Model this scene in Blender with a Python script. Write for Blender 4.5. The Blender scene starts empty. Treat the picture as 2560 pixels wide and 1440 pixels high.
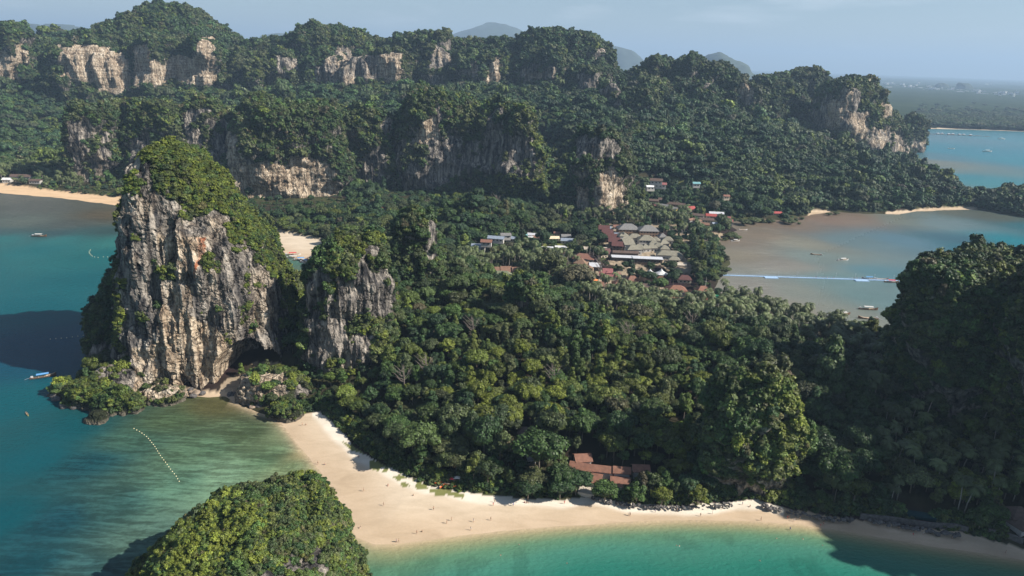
import bpy, math, random
import numpy as np
from mathutils import Vector, Matrix

# ------------------------------------------------------------------ camera, sky, sun, exposure
CAM_H = 180.0
PITCH = math.radians(18.55)
ROLL = math.radians(1.97)
FPX = 1707.0
SUN_EL = math.radians(38.0)
SUN_AZ = math.radians(13.0)      # sun stands to the right and this far behind the camera
S = bpy.context.scene
COL = S.collection
FWD = np.array([0, math.cos(PITCH), -math.sin(PITCH)])
_R0 = np.array([1.0, 0, 0]); _U0 = np.array([0, math.sin(PITCH), math.cos(PITCH)])
RGT = _R0 * math.cos(ROLL) + _U0 * math.sin(ROLL)
UPV = -_R0 * math.sin(ROLL) + _U0 * math.cos(ROLL)
cam_d = bpy.data.cameras.new('camera')
cam = bpy.data.objects.new('camera', cam_d); COL.objects.link(cam)
cam_d.sensor_width = 36.0; cam_d.lens = 36.0 * FPX / 2560.0
cam_d.clip_start = 1.0; cam_d.clip_end = 90000.0
_m = Matrix(((RGT[0], UPV[0], -FWD[0], 0), (RGT[1], UPV[1], -FWD[1], 0), (RGT[2], UPV[2], -FWD[2], CAM_H), (0, 0, 0, 1)))
cam.matrix_world = _m
S.camera = cam

w = bpy.data.worlds.new('World'); S.world = w; w.use_nodes = True
wn = w.node_tree.nodes; wl = w.node_tree.links
wn.clear()
sky = wn.new('ShaderNodeTexSky'); sky.sky_type = 'NISHITA'; sky.sun_disc = False
sky.sun_elevation = SUN_EL; sky.sun_rotation = math.pi / 2 + SUN_AZ
sky.altitude = 200.0; sky.air_density = 1.0; sky.dust_density = 0.5; sky.ozone_density = 2.0
bg = wn.new('ShaderNodeBackground'); bg.inputs['Strength'].default_value = 0.056
wo = wn.new('ShaderNodeOutputWorld')
_tc = wn.new('ShaderNodeTexCoord'); _mp = wn.new('ShaderNodeMapping'); _mp.inputs['Scale'].default_value = (5, 5, 34)
_cn = wn.new('ShaderNodeTexNoise'); _cn.inputs['Scale'].default_value = 1.0; _cn.inputs['Detail'].default_value = 6.0
_cr = wn.new('ShaderNodeValToRGB'); _cr.color_ramp.elements[0].position = 0.52; _cr.color_ramp.elements[1].position = 0.82
_cr.color_ramp.elements[1].color = (0.55, 0.55, 0.55, 1)
_cm = wn.new('ShaderNodeMix'); _cm.data_type = 'RGBA'; _cm.inputs[7].default_value = (13.0, 13.2, 13.6, 1)
wl.new(_tc.outputs['Generated'], _mp.inputs[0]); wl.new(_mp.outputs[0], _cn.inputs['Vector']); wl.new(_cn.outputs['Fac'], _cr.inputs[0])
wl.new(_cr.outputs[0], _cm.inputs[0]); wl.new(sky.outputs[0], _cm.inputs[6]); wl.new(_cm.outputs[2], bg.inputs['Color']); wl.new(bg.outputs[0], wo.inputs['Surface'])

sd = bpy.data.lights.new('sun', 'SUN'); sd.energy = 5.0; sd.angle = math.radians(0.53); sd.color = (1.0, 0.93, 0.83)
sun = bpy.data.objects.new('sun', sd); COL.objects.link(sun)
SUNDIR = Vector((-math.cos(SUN_EL) * math.cos(SUN_AZ), math.cos(SUN_EL) * math.sin(SUN_AZ), -math.sin(SUN_EL)))
sun.rotation_euler = SUNDIR.to_track_quat('-Z', 'Y').to_euler()
sun.location = (600, -300, 600)
S.view_settings.view_transform = 'Standard'; S.view_settings.look = 'None'
S.view_settings.exposure = 0.82; S.view_settings.gamma = 1.0
S.view_settings.use_curve_mapping = False
S.render.engine = 'CYCLES'
S.cycles.max_bounces = 5; S.cycles.diffuse_bounces = 2; S.cycles.glossy_bounces = 2
S.cycles.transmission_bounces = 2; S.cycles.volume_bounces = 0; S.cycles.transparent_max_bounces = 8
S.cycles.use_denoising = True

# ------------------------------------------------------------------ surveying helpers
def ray(x, y):
    x = np.asarray(x, float); y = np.asarray(y, float)
    return FWD + RGT * ((x - 1280) / FPX)[..., None] - UPV * ((y - 720) / FPX)[..., None]
def G(x, y, z=0.0):              # ground point at height z seen in direction x, y
    d = ray(x, y); t = (z - CAM_H) / d[..., 2]
    return np.array([0, 0, CAM_H]) + d * t[..., None]
def D(x, y, Y):                  # point at depth Y along that direction
    d = ray(x, y); t = Y / d[..., 1]
    return np.array([0, 0, CAM_H]) + d * t[..., None]
def PROJ(P):
    v = np.asarray(P, float) - np.array([0, 0, CAM_H]); ww = v @ FWD
    ww = np.where(np.abs(ww) < 1e-6, 1e-6, ww)
    return 1280 + FPX * (v @ RGT) / ww, 720 - FPX * (v @ UPV) / ww

RNG = np.random.default_rng(7)
def _hash(i, j, k, seed):
    h = (i.astype(np.uint32) * np.uint32(374761393) + j.astype(np.uint32) * np.uint32(668265263)
         + k.astype(np.uint32) * np.uint32(2147483647) + np.uint32(seed * 974711 & 0xffffffff))
    h = (h ^ (h >> np.uint32(13))) * np.uint32(1274126177)
    h = h ^ (h >> np.uint32(16))
    return (h & np.uint32(0xffffff)).astype(np.float32) / np.float32(0xffffff)
def vnoise(P, seed=0):           # value noise in 0..1
    P = np.asarray(P, np.float32)
    F = np.floor(P); f = P - F; I = F.astype(np.int64)
    u = f * f * f * (f * (f * 6 - 15) + 10)
    i, j, k = I[:, 0], I[:, 1], I[:, 2]
    r = 0
    for a in (0, 1):
        wa = u[:, 0] if a else 1 - u[:, 0]
        for b in (0, 1):
            wb = u[:, 1] if b else 1 - u[:, 1]
            for c in (0, 1):
                wc = u[:, 2] if c else 1 - u[:, 2]
                r = r + wa * wb * wc * _hash(i + a, j + b, k + c, seed)
    return r
def fbm(P, scale, octv=4, seed=0, stretch=(1, 1, 1)):   # -1..1, features about `scale` metres
    P = np.asarray(P, float) / scale * np.array(stretch)
    if P.shape[1] == 2: P = np.c_[P, np.zeros(len(P))]
    r = 0; a = 1; t = 0
    for o in range(octv):
        r = r + a * (vnoise(P * (2 ** o) + 17.3 * o, seed + o) * 2 - 1); t += a; a *= 0.5
    return r / t * 1.5
def fb2(x, y, scale, octv=3, seed=0):
    return fbm(np.c_[np.ravel(x), np.ravel(y), np.zeros(np.size(x))], scale, octv, seed)
def sstep(a, b, x):
    t = np.clip((x - a) / (b - a), 0, 1); return t * t * (3 - 2 * t)
def inpoly(px, py, poly):
    r = np.zeros(len(px), bool); n = len(poly)
    for i in range(n):
        x1, y1 = poly[i]; x2, y2 = poly[(i + 1) % n]
        if y1 == y2: continue
        c = ((y1 > py) != (y2 > py)) & (px < (x2 - x1) * (py - y1) / (y2 - y1) + x1)
        r ^= c
    return r
def segdist(px, py, pts, closed=True):
    best = np.full(len(px), 1e9); n = len(pts)
    for i in range(n if closed else n - 1):
        x1, y1 = pts[i]; x2, y2 = pts[(i + 1) % n]
        dx, dy = x2 - x1, y2 - y1; L = dx * dx + dy * dy + 1e-9
        t = np.clip(((px - x1) * dx + (py - y1) * dy) / L, 0, 1)
        best = np.minimum(best, np.hypot(px - x1 - t * dx, py - y1 - t * dy))
    return best
def lin(c):
    c = np.asarray(c, float) / 255.0
    return np.where(c <= 0.04045, c / 12.92, ((c + 0.055) / 1.055) ** 2.4)

# ------------------------------------------------------------------ object helpers
def tag(o, label=None, cat=None, group=None, kind=None):
    if label: o['label'] = label
    if cat: o['category'] = cat
    if group: o['group'] = group
    if kind: o['kind'] = kind
    return o
def empty(name, loc=(0, 0, 0), rz=0.0):
    o = bpy.data.objects.new(name, None); COL.objects.link(o)
    o.location = loc; o.rotation_euler = (0, 0, rz); return o
def mesh_np(name, V, Fc, mats=(), smooth=False, attrs=None, matidx=None):
    V = np.asarray(V, np.float32); Fc = np.asarray(Fc, np.int32)
    me = bpy.data.meshes.new(name); k = Fc.shape[1]
    me.vertices.add(len(V)); me.vertices.foreach_set('co', V.ravel())
    me.loops.add(Fc.size); me.loops.foreach_set('vertex_index', Fc.ravel())
    me.polygons.add(len(Fc)); me.polygons.foreach_set('loop_start', np.arange(0, Fc.size, k, dtype=np.int32))
    me.polygons.foreach_set('use_smooth', np.full(len(Fc), smooth))
    if matidx is not None: me.polygons.foreach_set('material_index', np.asarray(matidx, np.int32))
    for m in mats: me.materials.append(m)
    for n, (typ, arr) in (attrs or {}).items():
        a = me.attributes.new(n, typ, 'POINT')
        if typ == 'FLOAT_COLOR':
            arr = np.asarray(arr, np.float32)
            if arr.shape[1] == 3: arr = np.c_[arr, np.ones(len(arr), np.float32)]
            a.data.foreach_set('color', arr.astype(np.float32).ravel())
        elif typ == 'FLOAT': a.data.foreach_set('value', np.asarray(arr, np.float32).ravel())
        elif typ == 'INT': a.data.foreach_set('value', np.asarray(arr, np.int32).ravel())
        elif typ == 'FLOAT_VECTOR': a.data.foreach_set('vector', np.asarray(arr, np.float32).ravel())
    me.update(calc_edges=True); me.validate()
    return me
def link(name, me, parent=None, loc=None, rz=None):
    o = bpy.data.objects.new(name, me); COL.objects.link(o)
    if parent is not None: o.parent = parent
    if loc is not None: o.location = loc
    if rz is not None: o.rotation_euler = (0, 0, rz)
    return o
class MB:                        # collects simple solids into one mesh
    def __init__(s): s.v = []; s.f = []; s.m = []
    def add(s, vs, fs, mi=0):
        b = len(s.v); s.v += [tuple(map(float, q)) for q in vs]; s.f += [tuple(b + i for i in f) for f in fs]; s.m += [mi] * len(fs)
    def box(s, x0, x1, y0, y1, z0, z1, mi=0):
        s.add([(x0, y0, z0), (x1, y0, z0), (x1, y1, z0), (x0, y1, z0), (x0, y0, z1), (x1, y0, z1), (x1, y1, z1), (x0, y1, z1)],
              [(3, 2, 1, 0), (4, 5, 6, 7), (0, 1, 5, 4), (1, 2, 6, 5), (2, 3, 7, 6), (3, 0, 4, 7)], mi)
    def tube(s, pts, rad, n=6, mi=0, cap=True):
        pts = [Vector(q) for q in pts]; rings = []
        if not hasattr(rad, '__len__'): rad = [rad] * len(pts)
        for i, q in enumerate(pts):
            d = (pts[min(i + 1, len(pts) - 1)] - pts[max(i - 1, 0)]).normalized()
            a = d.cross(Vector((0, 0, 1)) if abs(d.z) < .9 else Vector((1, 0, 0))).normalized(); b = d.cross(a)
            rings.append([q + (a * math.cos(2 * math.pi * k / n) + b * math.sin(2 * math.pi * k / n)) * rad[i] for k in range(n)])
        vs = [x for r in rings for x in r]; fs = []
        for i in range(len(rings) - 1):
            for k in range(n):
                fs.append((i * n + k, i * n + (k + 1) % n, (i + 1) * n + (k + 1) % n, (i + 1) * n + k))
        if cap: fs += [tuple(range(n))[::-1], tuple((len(rings) - 1) * n + k for k in range(n))]
        s.add(vs, fs, mi)
    def mesh(s, name, mats, smooth=False):
        me = bpy.data.meshes.new(name); me.from_pydata(s.v, [], s.f)
        for m in mats: me.materials.append(m)
        me.polygons.foreach_set('material_index', s.m)
        me.polygons.foreach_set('use_smooth', [smooth] * len(s.f)); me.update()
        return me
def rotz(V, a):
    c, s_ = math.cos(a), math.sin(a); V = np.asarray(V, float)
    return np.c_[V[:, 0] * c - V[:, 1] * s_, V[:, 0] * s_ + V[:, 1] * c, V[:, 2]]

# ------------------------------------------------------------------ materials
def newmat(name):
    m = bpy.data.materials.new(name); m.use_nodes = True
    nt = m.node_tree; b = nt.nodes['Principled BSDF']; return m, nt, b
def N(nt, t, **k):
    n = nt.nodes.new(t)
    for a, v in k.items():
        if a in n.inputs: n.inputs[a].default_value = v
        else: setattr(n, a, v)
    return n
def L(nt, a, b): nt.links.new(a, b)
def mapped(nt, scale):
    g = N(nt, 'ShaderNodeNewGeometry'); v = N(nt, 'ShaderNodeVectorMath', operation='MULTIPLY')
    L(nt, g.outputs['Position'], v.inputs[0]); v.inputs[1].default_value = scale
    return v.outputs[0]
def noise(nt, vec, scale=1.0, detail=4.0, rough=0.55, dist=0.0):
    n = N(nt, 'ShaderNodeTexNoise'); n.inputs['Scale'].default_value = scale
    n.inputs['Detail'].default_value = detail; n.inputs['Roughness'].default_value = rough
    n.inputs['Distortion'].default_value = dist
    L(nt, vec, n.inputs['Vector']); return n.outputs['Fac']
def ramp(nt, fac, stops):
    r = N(nt, 'ShaderNodeValToRGB'); e = r.color_ramp.elements
    while len(e) < len(stops): e.new(0.5)
    for q, (p, c) in zip(e, stops):
        q.position = p; q.color = (*c, 1) if len(c) == 3 else c
    L(nt, fac, r.inputs[0]); return r.outputs[0]
def mixc(nt, fac, a, b, blend='MIX'):
    m = N(nt, 'ShaderNodeMix', data_type='RGBA', blend_type=blend)
    for s_, q in ((0, fac), (6, a), (7, b)):
        if hasattr(q, 'type') and hasattr(q, 'links'): L(nt, q, m.inputs[s_])
        else: m.inputs[s_].default_value = q if s_ == 0 else ((*q, 1) if len(q) == 3 else q)
    return m.outputs[2]
def mth(nt, op, a, b=None, clamp=False):
    m = N(nt, 'ShaderNodeMath', operation=op); m.use_clamp = clamp
    for s_, q in ((0, a), (1, b)):
        if q is None: continue
        if hasattr(q, 'links'): L(nt, q, m.inputs[s_])
        else: m.inputs[s_].default_value = q
    return m.outputs[0]
def attr(nt, name, typ='GEOMETRY'):
    a = N(nt, 'ShaderNodeAttribute', attribute_name=name); a.attribute_type = typ; return a
def bump(nt, b, h, strength, dist):
    n = N(nt, 'ShaderNodeBump'); n.inputs['Strength'].default_value = strength; n.inputs['Distance'].default_value = dist
    L(nt, h, n.inputs['Height']); L(nt, n.outputs[0], b.inputs['Normal'])

def plain(name, c, rough=0.7, var=0.15, sc=1.0, metal=0.0):
    m, nt, b = newmat(name)
    f = noise(nt, mapped(nt, (sc, sc, sc)), 1.0, 3.0)
    c = np.array(c)
    L(nt, ramp(nt, f, [(0.3, tuple(c * (1 - var))), (0.7, tuple(np.minimum(c * (1 + var), 1)))]), b.inputs['Base Color'])
    b.inputs['Roughness'].default_value = rough; b.inputs['Metallic'].default_value = metal
    return m

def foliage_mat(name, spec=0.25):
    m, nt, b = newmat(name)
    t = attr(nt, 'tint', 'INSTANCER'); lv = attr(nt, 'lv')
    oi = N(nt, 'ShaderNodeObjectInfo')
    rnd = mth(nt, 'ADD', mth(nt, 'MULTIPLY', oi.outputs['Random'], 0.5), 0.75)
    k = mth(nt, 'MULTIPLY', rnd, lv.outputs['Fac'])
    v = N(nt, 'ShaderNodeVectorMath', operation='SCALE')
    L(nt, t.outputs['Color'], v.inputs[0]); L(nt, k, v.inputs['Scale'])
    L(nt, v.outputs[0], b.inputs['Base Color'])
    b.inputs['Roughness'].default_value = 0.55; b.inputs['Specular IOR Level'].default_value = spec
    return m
M = {}
M['leaf'] = foliage_mat('leaf')
M['frond'] = foliage_mat('frond', 0.4)
M['bark'] = plain('bark', (0.16, 0.13, 0.10), 0.9, 0.3, 2.0)
M['palm_bark'] = plain('palm_bark', (0.30, 0.27, 0.23), 0.9, 0.25, 2.0)

def rock_mat():
    m, nt, b = newmat('limestone')
    P1 = mapped(nt, (0.22, 0.22, 0.022)); P2 = mapped(nt, (0.05, 0.05, 0.03)); P3 = mapped(nt, (0.7, 0.7, 0.07))
    P4 = mapped(nt, (0.45, 0.45, 0.45))
    st = noise(nt, P1, 1.0, 6.0, 0.62, 0.3); fine = noise(nt, P3, 1.0, 4.0, 0.6)
    big = noise(nt, P2, 1.0, 3.0, 0.5, 0.5); grit = noise(nt, P4, 1.0, 6.0, 0.65)
    strat = noise(nt, mapped(nt, (0.03, 0.03, 0.30)), 1.0, 5.0, 0.6, 0.6)
    grey = ramp(nt, st, [(0.36, (0.035, 0.034, 0.036)), (0.44, (0.11, 0.102, 0.096)), (0.53, (0.28, 0.25, 0.215)), (0.66, (0.54, 0.48, 0.405))])
    tan = ramp(nt, mth(nt, 'ADD', mth(nt, 'MULTIPLY', grit, 0.25), mth(nt, 'ADD', mth(nt, 'MULTIPLY', st, 0.45), mth(nt, 'MULTIPLY', strat, 0.3))),
               [(0.36, (0.10, 0.08, 0.065)), (0.45, (0.32, 0.24, 0.165)), (0.53, (0.60, 0.49, 0.36)), (0.66, (0.84, 0.76, 0.63))])
    red = ramp(nt, grit, [(0.35, (0.25, 0.06, 0.03)), (0.55, (0.50, 0.17, 0.07)), (0.7, (0.60, 0.32, 0.17))])
    wa = attr(nt, 'warm').outputs['Fac']; ra = attr(nt, 'red').outputs['Fac']; ve = attr(nt, 'veg').outputs['Fac']
    wf = ramp(nt, mth(nt, 'ADD', wa, mth(nt, 'MULTIPLY', mth(nt, 'SUBTRACT', big, 0.5), 1.6)), [(0.40, (0, 0, 0)), (0.72, (1, 1, 1))])
    c = mixc(nt, wf, grey, tan)
    rf = ramp(nt, mth(nt, 'ADD', ra, mth(nt, 'MULTIPLY', mth(nt, 'SUBTRACT', st, 0.5), 1.2)), [(0.45, (0, 0, 0)), (0.7, (1, 1, 1))])
    c = mixc(nt, rf, c, red)
    fd = ramp(nt, fine, [(0.36, (0.35, 0.35, 0.37)), (0.56, (1, 1, 1))])
    c = mixc(nt, 0.8, c, fd, 'MULTIPLY')
    vo = N(nt, 'ShaderNodeTexVoronoi', feature='DISTANCE_TO_EDGE'); vo.inputs['Scale'].default_value = 1.0
    wj = N(nt, 'ShaderNodeVectorMath', operation='MULTIPLY_ADD'); nj = N(nt, 'ShaderNodeTexNoise'); nj.inputs['Scale'].default_value = 0.15; nj.inputs['Detail'].default_value = 4.0
    gj = N(nt, 'ShaderNodeNewGeometry'); L(nt, gj.outputs['Position'], nj.inputs['Vector']); L(nt, nj.outputs['Color'], wj.inputs[0]); wj.inputs[1].default_value = (1.3, 1.3, 1.3); L(nt, mapped(nt, (0.16, 0.16, 0.035)), wj.inputs[2])
    L(nt, wj.outputs[0], vo.inputs['Vector'])
    crack = ramp(nt, vo.outputs['Distance'], [(0.0, (0.22, 0.21, 0.21)), (0.07, (1, 1, 1))])
    c = mixc(nt, 0.75, c, crack, 'MULTIPLY')
    c = mixc(nt, ve, c, (0.030, 0.036, 0.018))
    # tidal notch band: dark wet band at sea level
    g = N(nt, 'ShaderNodeNewGeometry'); sx = N(nt, 'ShaderNodeSeparateXYZ'); L(nt, g.outputs['Position'], sx.inputs[0])
    z = mth(nt, 'MULTIPLY', sx.outputs[2], 1 / 3.0, True)
    c = mixc(nt, ramp(nt, z, [(0.1, (0, 0, 0)), (0.9, (1, 1, 1))]), (0.16, 0.14, 0.11), c)
    L(nt, c, b.inputs['Base Color']); b.inputs['Roughness'].default_value = 0.9
    b.inputs['Specular IOR Level'].default_value = 0.15
    h = mth(nt, 'ADD', mth(nt, 'ADD', mth(nt, 'MULTIPLY', st, 1.5), mth(nt, 'MULTIPLY', mth(nt, 'MINIMUM', vo.outputs['Distance'], 0.12), 5.0)), mth(nt, 'ADD', fine, mth(nt, 'MULTIPLY', grit, 0.6)))
    bump(nt, b, h, 1.0, 2.2)
    return m
M['rock'] = rock_mat()

def water_mat(name, rough, wavescale, wavestr, spec=0.5):
    m, nt, b = newmat(name)
    col = attr(nt, 'wc').outputs['Color']; rf = attr(nt, 'reef').outputs['Fac']
    # sea grass and coral seen through the shallow water: streaks laid along the tide
    v = mapped(nt, (1, 1, 1)); mp = N(nt, 'ShaderNodeMapping'); L(nt, v, mp.inputs[0])
    mp.inputs['Rotation'].default_value = (0, 0, math.radians(14)); mp.inputs['Scale'].default_value = (0.05, 0.30, 1)
    n1 = noise(nt, mp.outputs[0], 1.0, 6.0, 0.62, 0.8)
    n2 = noise(nt, mapped(nt, (0.30, 0.45, 0.3)), 1.0, 5.0, 0.7)
    n3 = noise(nt, mapped(nt, (0.012, 0.015, 1)), 1.0, 3.0, 0.5)
    pat = mth(nt, 'ADD', mth(nt, 'MULTIPLY', n1, 0.50), mth(nt, 'ADD', mth(nt, 'MULTIPLY', n2, 0.24), mth(nt, 'MULTIPLY', n3, 0.26)))
    light = ramp(nt, pat, [(0.40, (0.68, 0.64, 0.64)), (0.485, (0.92, 0.88, 0.88)), (0.515, (1.2, 1.17, 1.2)), (0.59, (1.75, 1.72, 1.75))])
    c = mixc(nt, rf, col, mixc(nt, 1.0, col, light, 'MULTIPLY'))
    gn = ramp(nt, noise(nt, mapped(nt, (0.02, 0.03, 1)), 1.0, 5.0, 0.6), [(0.3, (0.93, 0.93, 0.93)), (0.7, (1.07, 1.07, 1.07))])
    c = mixc(nt, 1.0, c, gn, 'MULTIPLY')
    L(nt, c, b.inputs['Base Color'])
    b.inputs['Roughness'].default_value = rough; b.inputs['IOR'].default_value = 1.33
    b.inputs['Specular IOR Level'].default_value = spec
    wv = noise(nt, mapped(nt, (wavescale, wavescale * 1.8, 1)), 1.0, 5.0, 0.6)
    bump(nt, b, wv, wavestr, 0.6)
    return m
M['sea'] = water_mat('sea_water', 0.26, 0.35, 0.9, 0.11)
M['flat'] = water_mat('wet_mud', 0.3, 0.35, 0.7, 0.16)

def ground_mat():
    m, nt, b = newmat('ground')
    col = attr(nt, 'gc').outputs['Color']
    f = noise(nt, mapped(nt, (0.15, 0.15, 0.15)), 1.0, 6.0, 0.6)
    c = mixc(nt, 1.0, col, ramp(nt, f, [(0.3, (0.6, 0.6, 0.6)), (0.7, (1.3, 1.3, 1.3))]), 'MULTIPLY')
    L(nt, c, b.inputs['Base Color']); b.inputs['Roughness'].default_value = 1.0
    b.inputs['Specular IOR Level'].default_value = 0.1
    return m
M['ground'] = ground_mat()
def sand_mat():
    m, nt, b = newmat('sand')
    col = attr(nt, 'gc').outputs['Color']
    n1 = noise(nt, mapped(nt, (0.05, 0.14, 0.1)), 1.0, 6.0, 0.6, 0.6)
    n2 = noise(nt, mapped(nt, (1.2, 1.2, 1.2)), 1.0, 4.0, 0.7)
    c = mixc(nt, 1.0, col, ramp(nt, n1, [(0.3, (0.84, 0.825, 0.80)), (0.52, (0.98, 0.975, 0.97)), (0.7, (1.06, 1.06, 1.07))]), 'MULTIPLY')
    c = mixc(nt, 1.0, c, ramp(nt, n2, [(0.3, (0.94, 0.94, 0.94)), (0.7, (1.04, 1.04, 1.04))]), 'MULTIPLY')
    L(nt, c, b.inputs['Base Color']); b.inputs['Roughness'].default_value = 0.85
    b.inputs['Specular IOR Level'].default_value = 0.2
    bump(nt, b, n2, 0.25, 0.15)
    return m
M['sand'] = sand_mat()
# ------------------------------------------------------------------ coastline, surveyed at sea level
COAST_PX = [(0, 482), (120, 492), (250, 508), (340, 522), (450, 545), (560, 568), (640, 596), (700, 628), (745, 648), (775, 664),
    (795, 690), (760, 712), (700, 722), (600, 735), (480, 745), (380, 765), (300, 800), (245, 850), (226, 905), (190, 950), (120, 985),
    (165, 1012), (222, 1030), (262, 1038), (330, 1032), (400, 1000), (480, 990), (520, 994), (560, 992), (590, 1008), (640, 1030),
    (690, 1046), (712, 1072), (745, 1112), (790, 1165), (830, 1218), (852, 1262), (868, 1308), (895, 1344), (935, 1361), (990, 1360),
    (1100, 1344), (1250, 1328), (1400, 1315), (1550, 1306), (1700, 1301), (1850, 1303), (2000, 1312), (2100, 1326), (2250, 1352),
    (2400, 1375), (2560, 1400), (3000, 1475), (3700, 1500), (4200, 1100), (3500, 860), (2800, 850), (2560, 846), (2240, 852), (2200, 842), (2120, 836),
    (2000, 814), (1950, 796), (1880, 772), (1825, 750), (1785, 722), (1800, 690), (1828, 660), (1806, 620), (1800, 596), (1842, 575),
    (1812, 556), (1900, 545), (1965, 552), (2030, 537), (2090, 530), (2180, 535), (2240, 536), (2300, 528), (2440, 523),
    (2480, 530), (2560, 545), (2800, 570), (2900, 520), (2700, 486), (2560, 480), (2470, 500), (2425, 500), (2330, 450), (2262, 402),
    (2245, 392), (2290, 384), (2315, 366), (2306, 335), (2320, 322), (2420, 324), (2560, 329), (3200, 350), (4600, 400)]
cp = G(np.array([q[0] for q in COAST_PX]), np.array([q[1] for q in COAST_PX]))[:, :2]
COAST = [tuple(q) for q in cp] + [(60000, 9000), (60000, 60000), (-60000, 60000), (-9000, 6000), (-2400, 1600), (-1000, 900)]
def noise_coast(x, y):
    return fb2(x, y, 9.0, 3, 40) * 0.9 + fb2(x, y, 30.0, 2, 41) * 1.0

SAND_PX = [(690, 1046), (735, 1036), (800, 1033), (832, 1062), (870, 1100), (915, 1140), (960, 1166), (1010, 1195), (1080, 1224), (1150, 1236),
    (1230, 1243), (1300, 1248), (1400, 1252), (1470, 1240), (1560, 1262), (1700, 1268), (1800, 1262), (1900, 1252), (1960, 1272),
    (2060, 1292), (2130, 1298), (2200, 1306), (2300, 1324), (2400, 1334), (2560, 1378), (3000, 1450), (3000, 1560), (2300, 1420),
    (1800, 1400), (900, 1420), (760, 1330), (640, 1100)]
SAND2_PX = [(-200, 440), (0, 462), (90, 474), (180, 484), (300, 496), (330, 505), (345, 560), (-200, 520)]
SAND3_PX = [(660, 575), (730, 588), (812, 606), (830, 640), (800, 665), (740, 668), (660, 640)]
SAND4_PX = [(2420, 519), (2445, 520), (2445, 530), (2215, 545), (2215, 532), (2330, 522)]
SAND5_PX = [(2025, 528), (2075, 528), (2085, 545), (2010, 548)]
SAND6_PX = [(470, 978), (600, 982), (600, 1010), (470, 1005)]
SAND7_PX = [(2235, 392), (2300, 388), (2300, 402), (2235, 410)]
SAND8_PX = [(2310, 316), (3400, 350), (3400, 365), (2310, 326)]
def ppoly(P): return [tuple(q) for q in G(np.array([a for a, b in P]), np.array([b for a, b in P]))[:, :2]]
SANDS = [ppoly(P) for P in (SAND_PX, SAND2_PX, SAND3_PX, SAND4_PX, SAND5_PX, SAND6_PX, SAND7_PX, SAND8_PX)]

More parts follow.
